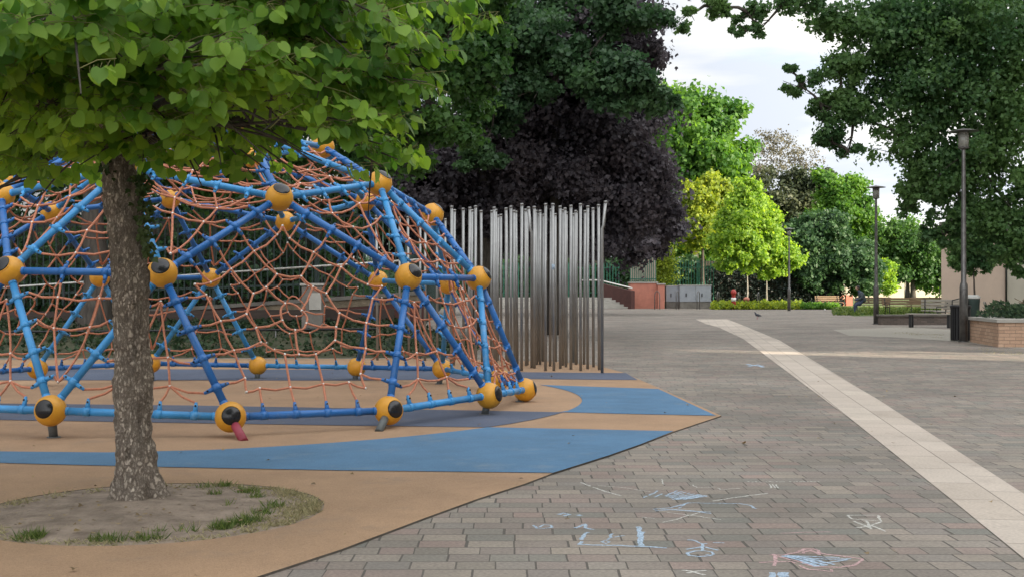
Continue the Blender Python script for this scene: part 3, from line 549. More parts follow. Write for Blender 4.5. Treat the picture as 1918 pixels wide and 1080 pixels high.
for a, b in edges:
    A, B = DV[a], DV[b]; bm = bmesh.new(); d = (B - A).normalized()
    tube(bm, [lp(A + d * .09), lp(B - d * .09)], .032, 12)
    for s_, e_ in ((A, d), (B, -d)): tube(bm, [lp(s_ + e_ * .10), lp(s_ + e_ * .145)], .035, 12)
    fs = [f for f in faces if a in f and b in f]
    for t in fracs(a, b):
        p = A.lerp(B, t); tube(bm, [lp(p - d * .032), lp(p + d * .026)], .0375, 12)
        for f in fs:
            c = fcen(f); w = (c - A); w = (w - d * w.dot(d)).normalized()
            q = [lp(p + w * .025), lp(p + w * .065), lp(p + w * .11)]
            tube(bm, q, [.023, .018, .012], 8)
            bn = w.cross(d).normalized()
            for sg in (1, -1): tube(bm, [lp(p + w * .078 + bn * sg * .014), lp(p + w * .078 + bn * sg * .022)], .009, 6, mi=1)
    col = blue_b if random.random() < .35 else blue_a
    if (a, b) in (('4A_4_0', '4B_0_-1'), ('4B_4_1', '4A_4_0'), ('4B_0_1', '4A_0_0'), ('4A_0_0', '4B_1_-1'), ('3_0_-1', '2A_4_0'), ('4A_4_0', '3_4_1'), ('4A_4_0', '3_0_-1'), ('2B_0_0', '2A_0_0'), ('2A_4_0', '2B_0_0'), ('3_0_1', '2A_0_0'), ('3_1_-1', '2A_0_0'), ('4A_0_0', '3_1_-1'), ('2B_4_0', '2A_4_0'), ('2A_0_0', '1_0_0'), ('3_4_1', '2A_4_0')): col = blue_b  # these tubes get the lit copy of the blue paint
    if (a, b) in (('4B_0_-1', '4B_0_1'), ('4B_0_-1', '3_0_-1'), ('3_0_1', '2B_0_0'), ('3_0_-1', '2B_0_0'), ('3_4_1', '3_0_-1'), ('4B_1_-1', '3_1_-1'), ('4B_0_1', '3_0_1'), ('3_4_1', '2B_4_0'), ('3_0_1', '3_1_-1')): col = blue_a
    o = obj('strut', bm, [col, black_m], dome)
for kx, p in DV.items():
    nrm = (p - DC).normalized(); bm = bmesh.new(); r = .127
    q = bmesh.ops.create_uvsphere(bm, u_segments=28, v_segments=20, radius=r)
    ca = math.cos(R(38))
    for v in q['verts']: v.co = nrm.to_track_quat('Z', 'Y') @ v.co
    for f in bm.faces: f.smooth = True
    # seam ring where the two halves meet
    tube(bm, [nrm * .001, nrm * .006], r * 1.006, 28)
    o = obj('node_ball', bm, yellow_m, dome, loc=lp(p))
    bm = bmesh.new(); prof = [(r * 1.01 * math.sin(R(a_)), r * 1.03 * math.cos(R(a_))) for a_ in (37, 33, 28, 22, 15, 8, 1)]
    lathe(bm, prof, seg=24)
    for v in bm.verts: v.co = nrm.to_track_quat('Z', 'Y') @ v.co
    cp = obj('ball_cap', bm, black_m, o)
    bm = bmesh.new(); lathe(bm, [(r * math.sin(R(41)), r * 1.0 * math.cos(R(41))), (r * 1.03 * math.sin(R(40)), r * 1.03 * math.cos(R(40))), (r * 1.03 * math.sin(R(37)), r * 1.03 * math.cos(R(37))), (r * .9 * math.sin(R(36)), r * .9 * math.cos(R(36)))], seg=24)
    for v in bm.verts: v.co = nrm.to_track_quat('Z', 'Y') @ v.co
    obj('cap_rim', bm, yellow_m, o)
# feet under the raised front balls
for kx in [q for q in DV if q[0] == '4']:
    p = DV[kx]; o_ = Vector((p.x - DC.x, p.y - DC.y, 0)).normalized(); m, lab = (red_foot_m, 'dark red support foot') if kx == '4B_0_-1' else (grey_foot_m, 'dark grey support foot')
    e = Vector((p.x, p.y, Z1 - .01)) + (Vector((.17, -.26, 0)) if kx == '4B_0_-1' else Vector((-.06, -.27, 0)) if kx == '4B_0_1' else o_ * -.05)
    bm = bmesh.new(); top = p + (e - p) * .2
    tube(bm, [lp(top), lp(e)], .036, 12)
    if lab[5] != 'r' and not kx.startswith('4B_0'): tube(bm, [lp(e + Vector((0, 0, .004))), lp(e + Vector((0, 0, .018)))], .055, 12)
    obj('support_foot', bm, m, dome)['label'] = lab
RR = .0105
def rope_net(strings, joints, name='rope_net'):
    bm = bmesh.new()
    for s in strings:
        if len(s) == 2:
            a, b = s; l = (b - a).length; k = max(2, int(l / .12)); sag = Vector((random.uniform(-.02, .02), random.uniform(-.02, .02), -.055)) * l * 1.3
            s = [a.lerp(b, i / k) + sag * 4 * (i / k) * (1 - i / k) for i in range(k + 1)]
        tube(bm, [lp(q) for q in s], RR, 6, caps=False)
    for j in joints: ball(bm, lp(j), .0145, 1, 1)
    o = obj(name, bm, [rope_m, ferrule_m], dome); return o
def ear(a, b, t, f):
    A, B = DV[a], DV[b]; d = (B - A).normalized(); w = fcen(f) - A; w = (w - d * w.dot(d)).normalized(); return A.lerp(B, t) + w * .105
def cut(a, b, rs):
    return rs
for f in pent:
    c = fcen(f); out = (c - DC).normalized(); V = [DV[v] for v in f]; n = 5; S = []; J = []
    def P(e, off, s, depth, e_off=None):
        A, B = V[e], V[(e + 1) % n]; mid = (A + B) / 2; L_ = (B - A); 
        return c + (mid - c) * s + L_ * off - out * depth + Vector((random.gauss(0, .012), random.gauss(0, .012), random.gauss(0, .012)))
    r3 = []; r2 = []; ri = []
    for e in range(n):
        a, b = f[e], f[(e + 1) % n]; corner = c + (V[e] - c) * .76 - out * .03; ring = [corner]
        nodes3 = [P(e, o_, .70, .05) for o_ in (-.29, -.10, .10, .29)]; r3 += [corner] + nodes3; J += [corner] + nodes3
        n2 = [P(e, o_, .41, .08) for o_ in (-.105, .105)]; m2 = P(e, 0, .385, .085); r2 += [n2[0], m2, n2[1]]; J += [n2[0], m2, n2[1]]
        i1 = P(e, 0, .14, .10); ri.append(i1); J.append(i1); S.append((i1, m2))
        for j, t in enumerate(CL): S.append((ear(a, b, t, f), nodes3[j]))
        S += [(nodes3[1], n2[0]), (nodes3[2], n2[1])]
    for ring in (r3, r2): S += [(ring[i], ring[(i + 1) % len(ring)]) for i in range(len(ring))]
    for i in range(5):
        a, b = ri[i], ri[(i + 1) % 5]; bul = ((a + b) / 2 - c + out * .10); m_ = (a + b) / 2 + bul * .28; S.append((a, a.lerp(m_, .6) + bul * .07, m_, m_.lerp(b, .4) + bul * .07, b))
    rope_net(S, J)
for (ap, b, c_) in tris:
    f = [ap, b, c_]; S = []; J = []; A, B, D_ = DV[ap], DV[b], DV[c_]; cen = (A + B + D_) / 3; out = (cen - DC).normalized()
    def Q(t, u, dep=.03): return A.lerp(B, t).lerp(A.lerp(D_, t), u) - out * dep + Vector([random.gauss(0, .012) for _ in range(3)])
    small = 'c' if ap[0] == '2' and b[0] == '1' else ''
    rows = []
    for t, us in ((.8, (.34, .66)), (.6, (.33, .67)), (.2, (.5,))):
        rows.append([Q(t, u) for u in us])
    fr = fracs(ap, b) if len(fracs(ap, b)) == 4 else (.2, .4, .6, .8)
    for r_, t in zip(rows, (.8, .6, .2)):
        ta = t
        line = [ear(ap, b, ta, f)] + r_ + [ear(ap, c_, ta, f)]; J += r_
        S += list(zip(line[:-1], line[1:]))
    fb = fracs(b, c_)
    if len(fb) == 4:
        for j, t in enumerate(fb): S.append((ear(b, c_, t, f), rows[0][j // 2]))
    else:
        for j, t in enumerate(fb): S.append((ear(b, c_, t, f), rows[0][j]))
    S += [(rows[0][0], rows[1][0]), (rows[0][1], rows[1][1]), (rows[1][0], rows[2][0]), (rows[1][1], rows[2][0])]
    rope_net(S, J)
# inner climbing net hung below the crown of the dome
S = []; J = []; top = [DV[vk('1', k)] for k in range(5)]; cc3 = sum(top, Vector()) / 5; prev = None
for lev, (rad, dz) in enumerate(((.52, -.40), (.22, -.62))):
    ring = [cc3 + Vector((math.cos(R(60 * k + 10 * lev)), math.sin(R(60 * k + 10 * lev)), 0)) * rad * random.uniform(.9, 1.1) * 1.6 + Vector((0, 0, dz + random.uniform(-.05, .05))) for k in range(6)]
    S += [(ring[i], ring[(i + 1) % 6]) for i in range(6)]; J += ring
    if prev: S += [(ring[i], prev[i]) for i in range(6)]
    else: S += [(ring[i], min([DV[v] for v in DV if v[0] in '12'], key=lambda q: (q - ring[i]).length)) for i in range(6)]
    prev = ring
rope_net(S, J, 'hanging_net')

# ------------------------------------------------------------------ steel poles
pr = []   # (x, top y) in the picture; all about 2.5 m tall
for x3, y3 in [(75,80),(90,100),(145,92),(172,86),(190,100),(213,78),(300,105),(317,86),(328,98),(357,126),(386,90),(397,120),(412,80),(432,103),(447,108),(471,66),(497,97),(543,82),(575,104),(590,128),(605,66),(631,95),(653,66),(688,80),(703,100),(720,90),(748,75),(763,122),(780,110),(803,66),(822,105),(842,78),(875,90),(907,72)]:
    pr.append((820 + x3 / 3, 360 + y3 / 3))
random.seed(31); pr += [(random.uniform(986, 1126), 360 + random.uniform(100, 132) / 3) for _ in range(7)] + [(random.uniform(895, 985), 360 + random.uniform(104, 130) / 3) for _ in range(2)]
pr += [(707,404),(749,407),(766,406),(787,409),(796,403),(819,405),(833,410)]
def pole_mesh(h=2.5, bent=False):
    bm = bmesh.new()
    if bent: tube(bm, [(0, 0, 0), (0, 0, h * .84), (.018, 0, h * .86), (.05, 0, h)], .0225, 14)
    else: tube(bm, [(0, 0, 0), (0, 0, h)], .0225, 14)
    lathe(bm, [(.027, h - .02), (.027, h + .004), (.022, h + .008)], (0.05 if bent else 0, 0, 0), 14)
    return bm
pg = 'steel poles standing in a cluster behind the dome'
proto = obj('steel_pole', pole_mesh(), steel_m); proto['category'] = 'pole'; proto['group'] = pg; pcount = 0
for x, yt in pr:
    Y = (2.5 - H) * F / (HY - yt)
    o = proto if pcount == 0 else proto.copy()
    if pcount: C.objects.link(o)
    pcount += 1
    o.location = ((x - CX) * Y / F, Y, 0); o.rotation_euler = (R(random.gauss(0, .25)), R(random.gauss(0, .25)), random.uniform(0, 6))
    if x < 700 + 15: o['label'] = 'single steel pole farthest left, seen through the rope net'
    elif x < 840: o['label'] = 'thin steel pole standing behind the blue dome tubes'
    elif x < 895: o['label'] = 'upright steel pole in the sparse group left of the gap'
    elif x < 990: o['label'] = 'upright steel pole in the left half of the dense cluster'
    elif x > 1120: o['label'] = 'steel pole next to the bent one at the right end'
    elif abs(x - (820 + 653 / 3)) < 1:
        o['label'] = 'front steel pole with a blue sticker halfway up'; stick = o
    else: o['label'] = 'upright steel pole in the right half of the dense cluster'
bm = bmesh.new(); tube(bm, [(0, 0, 1.52), (0, 0, 1.60)], .0236, 12); obj('sticker', bm, chalk_b, stick)
for x3, y3, rz, lab in ((935, 52, 0, 'steel pole with a kinked top at the right end'), (517, 85, math.pi, 'steel pole whose top leans left inside the cluster')):
    x, yt = 820 + x3 / 3, 360 + y3 / 3; Y = (2.5 - H) * F / (HY - yt)
    o = obj('steel_pole', pole_mesh(bent=True), steel_m, loc=((x - CX) * Y / F - (.03 if rz == 0 else -.03), Y, 0)); o.rotation_euler = (0, 0, rz); tag(o, lab, 'pole', pg)
# ------------------------------------------------------------------ near linden tree
from mathutils import noise as mnoise
tree = empty('linden_tree', (-2.09, 6.85, 0), 0, 'linden tree with rough bark and fresh green heart-shaped leaves in the round pit', 'tree')
TY = 6.85
prof = [(262,955,50),(261,945,49),(260,930,45),(258,905,42),(256,870,37),(252,820,34.5),(250,770,35),(249,735,38),(250,712,39),(249,690,36),(247,640,34),(246,590,34.5),(244,540,36),(241,490,35.5),(237,440,35),(231,390,35),(225,340,32),(219,290,29),(212,235,26),(206,180,24),(200,100,21),(192,0,18),(186,-100,15),(182,-200,11),(180,-300,7)]
bm = bmesh.new(); pts = []; rad = []
for i in range(len(prof) - 1):
    a, b = prof[i], prof[i + 1]; k = max(2, int(abs(a[1] - b[1]) / 5))
    for j in range(k):
        t = j / k; x, y, w = (a[q] + (b[q] - a[q]) * t for q in range(3)); p = at(x, y, TY); pts.append(Vector((p.x + 2.09, 0, p.z))); rad.append(w * TY / F * .92)
rings = tube(bm, pts, rad, 44)
for i, rg in enumerate(rings):
    for v in rg:
        d = v.co - pts[i]; dn = d.normalized(); q = Vector((dn.x * 9, dn.y * 9, v.co.z * 5.0))
        a = mnoise.noise(q * 1.0) * .018 + (abs(mnoise.noise(Vector((dn.x * 8, dn.y * 8, v.co.z * 9)) * 1.7)) - .25) * -.028 + mnoise.noise(Vector((dn.x * 14, dn.y * 14, v.co.z * 18))) * .010
        flare = max(0, 1 - v.co.z / .22); a += flare ** 1.5 * .05 * (math.sin(math.atan2(dn.y, dn.x) * 4 + 1) + .35)
        v.co += dn * a * min(1, rad[i] / .09)
obj('trunk', bm, bark_m, tree)
bmb = bmesh.new(); TW = []
def tz(z): # trunk centre at height z
    for i in range(len(pts) - 1):
        if pts[i].z <= z <= pts[i + 1].z: return pts[i].lerp(pts[i + 1], (z - pts[i].z) / (pts[i + 1].z - pts[i].z))
    return pts[-1]
def zfloor(p):  # underside of the crown, rising to the right
    X = p[0] - 2.09; return 1.2 + (.68 + max(0, X + .62) * .9 + (.03 if X < -2.4 else 0) + .34 * math.exp(-((X + 1.22) / .34) ** 4) + .04 * math.sin(X * 9)) * ((6.85 + p[1]) / 6.85) ** .7
ang = 0
for i in range(40):
    z0 = 1.92 + 2.0 * (i / 30) ** 1.3; ang += 2.399 + random.uniform(-.3, .3)
    if i >= 30: z0 = 1.95 + (i - 30) * .13; ang = -math.pi / 2 + random.uniform(-1.1, 1.1)
    s = tz(z0); ln = random.uniform(1.35, 1.98) * (1 - max(0, (z0 - 2.9)) * .42)
    dr = Vector((math.cos(ang), math.sin(ang), 0)); e = s + dr * ln + Vector((0, 0, random.uniform(.0, .45)))
    m_ = s.lerp(e, .5) + Vector((random.uniform(-.12, .12), random.uniform(-.12, .12), random.uniform(.08, .28)))
    path = [s, s.lerp(m_, .5) + Vector((0, 0, .04)), m_, m_.lerp(e, .5) + Vector((random.uniform(-.06, .06),) * 3), e]
    tube(bmb, path, [.028, .023, .017, .011, .006], 8, caps=False)
    for j in range(17):
        t = random.uniform(.22, 1) * 4; k = min(3, int(t)); a = path[k].lerp(path[k + 1], t - k)
        ad = math.atan2(dr.y, dr.x) + random.uniform(-1.25, 1.25); b = a + Vector((math.cos(ad), math.sin(ad), random.uniform(-.85, .65))) * random.uniform(.28, .62)
        tube(bmb, [a, a.lerp(b, .5) + Vector((0, 0, .03)), b], [.008, .006, .003], 5, caps=False)
        for q in range(6):
            c = a.lerp(b, random.uniform(.15, 1)); ae = ad + random.uniform(-1.5, 1.5); l = random.uniform(.12, .34); d_ = c + Vector((math.cos(ae) * l, math.sin(ae) * l, random.uniform(-.45, .35) * l)); TW.append((c, d_))
obj('branch', bmb, bark_d, tree, True)['kind'] = 'stuff'
bmt = bmesh.new(); P = []; D = []; N = []; S = []
for c, d_ in TW:
    if d_.z < zfloor(d_) - .02: continue
    sagm = c.lerp(d_, .5) + Vector((0, 0, .015)); tube(bmt, [c, sagm, d_], [.0026, .0022, .0016], 4, caps=False)
    n = random.choice((7, 8, 9, 10)); ax = (d_ - c).normalized(); side = ax.cross(Vector((0, 0, 1))).normalized()
    for k in range(n):
        p = c.lerp(d_, .25 + .75 * (k + .5) / n); sg = 1 if k % 2 else -1
        st = p + side * sg * random.uniform(.02, .05) + Vector((random.uniform(-.01, .01), random.uniform(-.01, .01), random.uniform(-.035, .0)))
        if st.z < zfloor(st) + random.uniform(-.10, .05): continue
        if st.z > 4.4: continue
        tube(bmt, [p, st], [.0013, .001], 3, caps=False)
        dd = (ax * .55 + side * sg * .65 + Vector((random.gauss(0, .25), random.gauss(0, .25), -random.uniform(.35, 1.5)))).normalized()
        # the blade faces out and up
        o_ = Vector((st.x, st.y, 0)).normalized(); nn = (o_ * random.uniform(.2, 1) + Vector((random.gauss(0, .45), random.gauss(0, .45), random.uniform(.2, 1.1)))).normalized()
        P.append(st); D.append(dd); N.append(nn); S.append(random.triangular(.028, .102, .062))
obj('twig', bmt, petiole_m, tree, True)['kind'] = 'stuff'
P = np.array(P); D = np.array(D); N = np.array(N); S = np.array(S)
leaves('foliage', P, D, N, S, lm_near, tree, HEART, jit=.12)
# little sprouts of ivy leaves on the trunk
P = []; D = []; N = []; S = []
for (x, y, k) in [(205,300,30),(195,262,34),(262,345,40),(270,330,30),(268,400,40),(272,440,45),(275,470,30),(258,372,18),(212,322,20),(262,285,25)]:
    for _ in range(k):
        p = at(x + random.gauss(0, 7), y + random.gauss(0, 11), TY - .05); P.append((p.x + 2.09, random.uniform(-.12, .02), p.z)); D.append((random.gauss(0, .6), random.gauss(0, .3) - .2, random.uniform(-1, .3))); N.append((random.gauss(0, .4), -1, .5)); S.append(random.uniform(.02, .045))
leaves('trunk_sprout', np.array(P), np.array(D), np.array(N), np.array(S), lm_ivy, tree, LOBED)['kind'] = 'stuff'

# ------------------------------------------------------------------ unseen blocks added on the right to keep the sun off the square
def sun_blocker(x0, x1, y0, y1, h, m, label, wins=True):
    t = empty('shade_block', ((x0 + x1) / 2, (y0 + y1) / 2, 0), 0, label, 'building'); w, d = x1 - x0, y1 - y0
    bm = bmesh.new(); box(bm, (0, 0, h / 2), (w, d, h)); obj('wall', bm, m, t)
    bm = bmesh.new(); box(bm, (0, 0, h + .2), (w + .8, d + .8, .4)); obj('roof', bm, conc_m, t)
    if wins:
        bm = bmesh.new(); y = -d / 2 + 2
        while y < d / 2 - 1.5:
            z = 2.2
            while z < h - 1.5: box(bm, (-w / 2 - .02, y, z), (.06, 1.3, 1.6)); z += 3.2
            y += 3.1
        obj('window', bm, window_m, t)['kind'] = 'stuff'
    return t
sun_blocker(22, 30, -60, 7.6, 22, wall_b, 'beige block added out of view to shade the foreground')  # added out of view; its shadow covers the foreground
sun_blocker(36, 50, 6.9, 62.0, 27, wall_far, 'tall pale block added out of view to shade the square')  # added out of view; its ends set where the sunlight gets through

# ------------------------------------------------------------------ left background: bank, ramp wall, fences
def gy(x, y, Y): return at(x, y, Y)
bm = bmesh.new(); n = 40
cols = []
for i in range(n + 1):
    X = -16 + 15.3 * i / n; row = []
    for (Y, z) in ((21.8, -.01), (22.4, .10), (23.4, .30), (24.6, .48), (26.2, .62)):
        if X > -2.6: z = z * max(0, 1 - (X + 2.6) / 1.9) - .005
        row.append(bm.verts.new((X, Y + random.uniform(-.1, .1), z + random.uniform(-.03, .03) * (z > 0))))
    cols.append(row)
for i in range(n):
    for j in range(4): bm.faces.new((cols[i][j], cols[i + 1][j], cols[i + 1][j + 1], cols[i][j + 1])).smooth = True
tag(obj('bank', bm, mat('bank_soil', (.035,.045,.02), 1, col2=(.09,.085,.05), nscale=6, bump=.8)), 'low planted bank behind the playground', kind='structure')
n = 15000; X = rng.uniform(-16, -.7, n); t = rng.random(n); Y = 21.9 + 4.2 * t; z = np.interp(Y, [21.8, 22.4, 23.4, 24.6, 26.2], [-.01, .1, .3, .48, .62]) * np.clip(1 - (X + 2.6) / 1.9, 0, 1)
keep = (rng.random(n) < np.where(np.sin(X * 1.7) + np.sin(Y * 2.3 + X) > -.6, 1, .25)); P = np.c_[X, Y, z + rng.uniform(0, .07, n)][keep]; k = len(P)
tag(leaves('ground_cover', P, rng.normal(size=(k, 3)) + [0, 0, .5], rng.normal(size=(k, 3)) + [0, -.6, .6], rng.uniform(.04, .11, k), leafmat('bank_ivy', (.012,.03,.013), (.05,.085,.035), .25), None, LOBED), 'low dark ivy covering the bank', kind='stuff')
ramp = empty('ramp_wall', (-8, 26.8, 0), 0, 'dark brown ramp wall with a pale coping behind the dome', 'wall')
def quadbox(bm, a, b, zb0, zb1, zt0, zt1, th, mi=0):
    """wall from a to b (xy), bottom zb, top zt"""
    a = Vector(a); b = Vector(b); d = (b - a).normalized(); nn = Vector((-d.y, d.x)) * th / 2
    v = [bm.verts.new((*(p + s * nn), z)) for p, z0, z1 in ((a, zb0, zt0), (b, zb1, zt1)) for s in (1, -1) for z in (z0, z1)]
    # order: a+ b,t ; a- b,t ; b+ b,t ; b- b,t
    a0, a1, a2, a3, b0, b1, b2, b3 = v
    for f in ((a0, a1, a3, a2), (b0, b2, b3, b1), (a1, b1, b3, a3), (a0, a2, b2, b0), (a0, b0, b1, a1), (a2, a3, b3, b2)): bm.faces.new(f).material_index = mi
    bmesh.ops.recalc_face_normals(bm, faces=bm.faces)
def lx(x, y): return (x - CX) * 26.8 / F + 8
A_ = (-18 + 8, 0); B_ = (-1.9 + 8, 0)
zc = lambda X: .50 + (X + 11.3) * (.58 / 8.7)      # coping height along the ramp, world X
for nm, lo, hi, th, m in (('wall_panel', -.40, 0, .25, maroon_m), ('coping', .002, .085, .36, conc_m), ('upper_wall', .087, .40, .20, sand_m)):
    bm = bmesh.new()
    if nm == 'upper_wall':
        quadbox(bm, (-5.6 + 8, 0), B_, zc(-5.6) + lo - .25, zc(-1.9) + lo - .25, zc(-5.6) + .0, zc(-1.9) + .0, .27); obj('stone_panel', bm, sand_m, ramp); continue
    quadbox(bm, A_, B_, max(0, zc(-18) + lo) if nm == 'wall_panel' else zc(-18) + lo, zc(-1.9) + lo - (0.2 if nm == 'wall_panel' else 0), zc(-18) + hi, zc(-1.9) + hi, th); obj(nm, bm, m, ramp)
bm = bmesh.new(); tube(bm, [(-10, 0, zc(-18) + .78), (6.1, 0, zc(-1.9) + .78)], .022, 8)
obj('handrail', bm, ferrule_m, ramp)
for i in range(9):
    bm = bmesh.new(); X = -17.5 + i * 1.9; tube(bm, [(X + 8, 0, zc(X) + .08), (X + 8, 0, zc(X) + .775)], .02, 6); obj('handrail_post', bm, dark_metal, ramp)
# long dark ledge and pipes lower on the bank
lg = empty('timber_ledge', (-7.5, 25.6, 0), 0, 'long low timber ledge on the bank below the ramp', 'ledge')
bm = bmesh.new(); quadbox(bm, (-8, 0), (5, 0), .55, .60, .73, .83, .35); obj('plank', bm, mat('dark_timber', (.05,.035,.028), .85, noise=.25, nscale=8, stretch=(.3,3,3)), lg)
for i in range(7):
    bm = bmesh.new(); box(bm, (-7.6 + i * 2, 0, .42), (.12, .2, .3 + i * .012)); obj('leg', bm, dark_metal, lg)
pr_ = empty('pipe_railing', (-6, 23.6, 0), 0, 'low thin pipe railing along the planted bank', 'railing')
bm = bmesh.new(); tube(bm, [(-9, 0, .38), (-3, 0, .42), (3.4, 0, .47)], .022, 8); obj('rail', bm, dark_metal, pr_)
for i in range(7):
    bm = bmesh.new(); tube(bm, [(-8.6 + i * 2, 0, -.05), (-8.6 + i * 2, 0, .39 + i * .014)], .016, 6); obj('post', bm, lamp_metal, pr_)
# board posts behind the dome
bp_ = empty('stone_pillar', ((587 - CX) * 24.3 / F, 24.3, 0), 0, 'grey stone pillar with a pale rectangular plate', 'pillar')
bm = bmesh.new(); box(bm, (0, 0, .65), (.42, .35, 1.30), bev=.02); obj('shaft', bm, conc_m, bp_)
bm = bmesh.new(); box(bm, (.07, -.20, 1.00), (.24, .04, .33)); obj('plate', bm, conc_l, bp_)
bm = bmesh.new(); box(bm, (0, 0, 1.33), (.48, .41, .05), bev=.01); obj('cap', bm, conc_l, bp_)
def bar_fence(a, b, z0, z1, label, m, step=.16, rails=(.12, .85), post=2.4, th=.028, base=None, slope=(0, 0)):
    a = Vector(a); b = Vector(b); Ln = (b - a).length; rz = math.atan2(b.y - a.y, b.x - a.x)
    t = empty('bar_fence', (a.x, a.y, 0), rz, label, 'fence'); h = z1 - z0; n = int(Ln / step)
    bm = bmesh.new()
    for i in range(n): x = (i + .5) * step; zz_ = z0 + slope[0] + (slope[1] - slope[0]) * x / Ln; box(bm, (x, 0, zz_ + h / 2), (th, th, h))
    obj('bars', bm, m, t)
    for f in rails:
        bm = bmesh.new(); quadbox(bm, (0, .032), (Ln, .032), z0 + slope[0] + h * f, z0 + slope[1] + h * f, z0 + slope[0] + h * f + .05, z0 + slope[1] + h * f + .05, .035); obj('rail', bm, m, t)
    for i in range(int(Ln / post) + 1):
        x = min(Ln, i * post); zz_ = z0 + slope[0] + (slope[1] - slope[0]) * x / Ln; bm = bmesh.new(); box(bm, (x, .085, (zz_ + h + .08) / 2), (.08, .08, zz_ + h + .08)); obj('post', bm, m, t)
    return t
bar_fence((-19, 28.4), (-2.6, 28.4), .6, 2.75, 'dark green bar fence above the ramp behind the dome', fence_m, step=.15, slope=(0, .55))
bar_fence((-2.4, 28.6), (-4.6, 79), .1, 2.3, 'long dark green fence running back along the left of the square', fence_m, step=.2)
bar_fence((-6, 90.5), (8.1, 90.5), .75, 3.3, 'green bar fence at the top of the far steps', fence_g, step=.22, th=.06)
# far steps with red side walls
st = empty('stair', (2, 83, 0), 0, 'wide pale stone steps at the far left of the square', 'steps')
for i in range(5):
    bm = bmesh.new(); box(bm, (0, .45 * i + 3.2 - .45 * i / 2, .15 * i + .075), (12.4, 6.4 - .45 * i, .15), bev=.01); obj('step', bm, conc_l, st)
w1 = empty('stair_side_wall', (7.0, 83.3, 0), 0, 'dark red sloping side wall with a pale rail beside the steps', 'wall')
bm = bmesh.new(); quadbox(bm, (-.75, 3.2), (1.25, -.6), .0, 0, 1.78, 1.22, .3); obj('wall_panel', bm, maroon_m, w1)
bm = bmesh.new(); tube(bm, [(-2.2, 3.2, 1.98), (-.75, 3.2, 1.98), (1.2, -.6, 1.40)], .05, 8); obj('handrail', bm, ferrule_m, w1)
def XY(x, Y): return (x - CX) * Y / F
def redblock(x0, x1, Y, ytop, label, fence=True, dep=1.5):
    X0, X1 = XY(x0, Y), XY(x1, Y); z = H - (ytop - HY) * Y / F; t = empty('fence_plinth', ((X0 + X1) / 2, Y, 0), 0, label, 'wall'); w = X1 - X0
    bm = bmesh.new(); box(bm, (0, dep / 2, z / 2), (w, dep, z)); obj('wall', bm, redwall_m, t)
    bm = bmesh.new(); box(bm, (0, dep / 2, z + .045), (w + .12, dep + .12, .09)); obj('coping', bm, conc_l, t)
    return t, z
t, z = redblock(1181, 1231, 84, 530, 'red rendered wall block with pale coping, half in sun')
bm = bmesh.new()
for i in range(13): box(bm, (-.88 + i * .147, .5, z + .09 + 1.0), (.05, .05, 2.0))
box(bm, (0, .54, z + .3), (1.85, .03, .05)); box(bm, (0, .54, z + 1.9), (1.85, .03, .05)); obj('fence_panel', bm, fence_g, t)
bm = bmesh.new(); box(bm, (0, .62, z + 1.1), (1.8, .03, 1.9)); obj('backing_sheet', bm, wall_t, t)
t2, z2 = redblock(1232.5, 1245, 83.6, 533, 'narrow red wall block next to the grey cabinets')
bar_fence((XY(1246, 88), 88), (XY(1340, 88), 88), 0, 3.4, 'green bar fence behind the grey cabinets', fence_g, step=.2, th=.05)
for (x0, x1, yt, Y, lab) in ((1247, 1271.5, 536, 84.3, 'left grey electrical cabinet next to the red wall'), (1273, 1332, 535, 83.8, 'wide grey electrical cabinet with three door handles')):
    X0, X1 = XY(x0, Y), XY(x1, Y); z = H - (yt - HY) * Y / F; t = empty('electrical_cabinet', ((X0 + X1) / 2, Y, 0), 0, lab, 'cabinet'); w = X1 - X0
    bm = bmesh.new(); box(bm, (0, .35, .24), (w - .06, .7, .48)); obj('plinth', bm, conc_m, t)
    nd = 1 if w < 1.2 else 2
    for i in range(nd):
        dw = w / nd; cx_ = -w / 2 + dw * (i + .5); bm = bmesh.new(); box(bm, (cx_, .33, .48 + (z - .48) / 2), (dw - .012, .72, z - .48), bev=.012); o = obj('door', bm, cab_m, t)
        bm = bmesh.new(); box(bm, (cx_ - .1, -.04, z * .6), (.07, .03, .24)); obj('handle', bm, dark_metal, o)
    bm = bmesh.new(); box(bm, (0, .35, z + .03), (w + .06, .82, .06), bev=.01); obj('top', bm, conc_l, t)
def hoop(x, Y, ytop, label, w=.34, rz=0):
    h = H - (ytop - HY) * Y / F; bm = bmesh.new(); pts_ = [(-w / 2, 0, 0), (-w / 2, 0, h * .75)] + [(-w / 2 * math.cos(a), 0, h * .75 + h * .25 * math.sin(a)) for a in (R(30), R(60), R(90), R(120), R(150))] + [(w / 2, 0, h * .75), (w / 2, 0, 0)]
    tube(bm, pts_, .028, 8); o = obj('bicycle_hoop', bm, lamp_metal, loc=(XY(x, Y), Y, 0)); o.rotation_euler = (0, 0, rz); tag(o, label, 'bike rack', 'bicycle hoops along the far edge of the square')
for x, yt, lab, rz in ((1231, 545, 'bicycle hoop before the red wall block', 0), (1269, 545, 'bicycle hoop between the two grey cabinets', .9), (1308, 545, 'bicycle hoop in front of the wide grey cabinet', .9), (1345, 546, 'first bicycle hoop right of the cabinets in the yellow plants', 1.0), (1384, 547, 'bicycle hoop between the two slim tree trunks and the red bollard', 1.0), (1421, 547, 'bicycle hoop just left of the right slim tree trunk', 1.0)): hoop(x, 80.5, yt, lab, rz=rz)
hy = empty('hydrant', (XY(1374, 80), 80, 0), 0, 'red bollard hydrant with a white band among yellow plants', 'hydrant')
bm = bmesh.new(); lathe(bm, [(.16, 0), (.15, .7), (.13, .75), (.13, .98), (.19, 1.02), (.18, 1.18), (.10, 1.30), (.02, 1.33)]); obj('body', bm, red_m, hy)
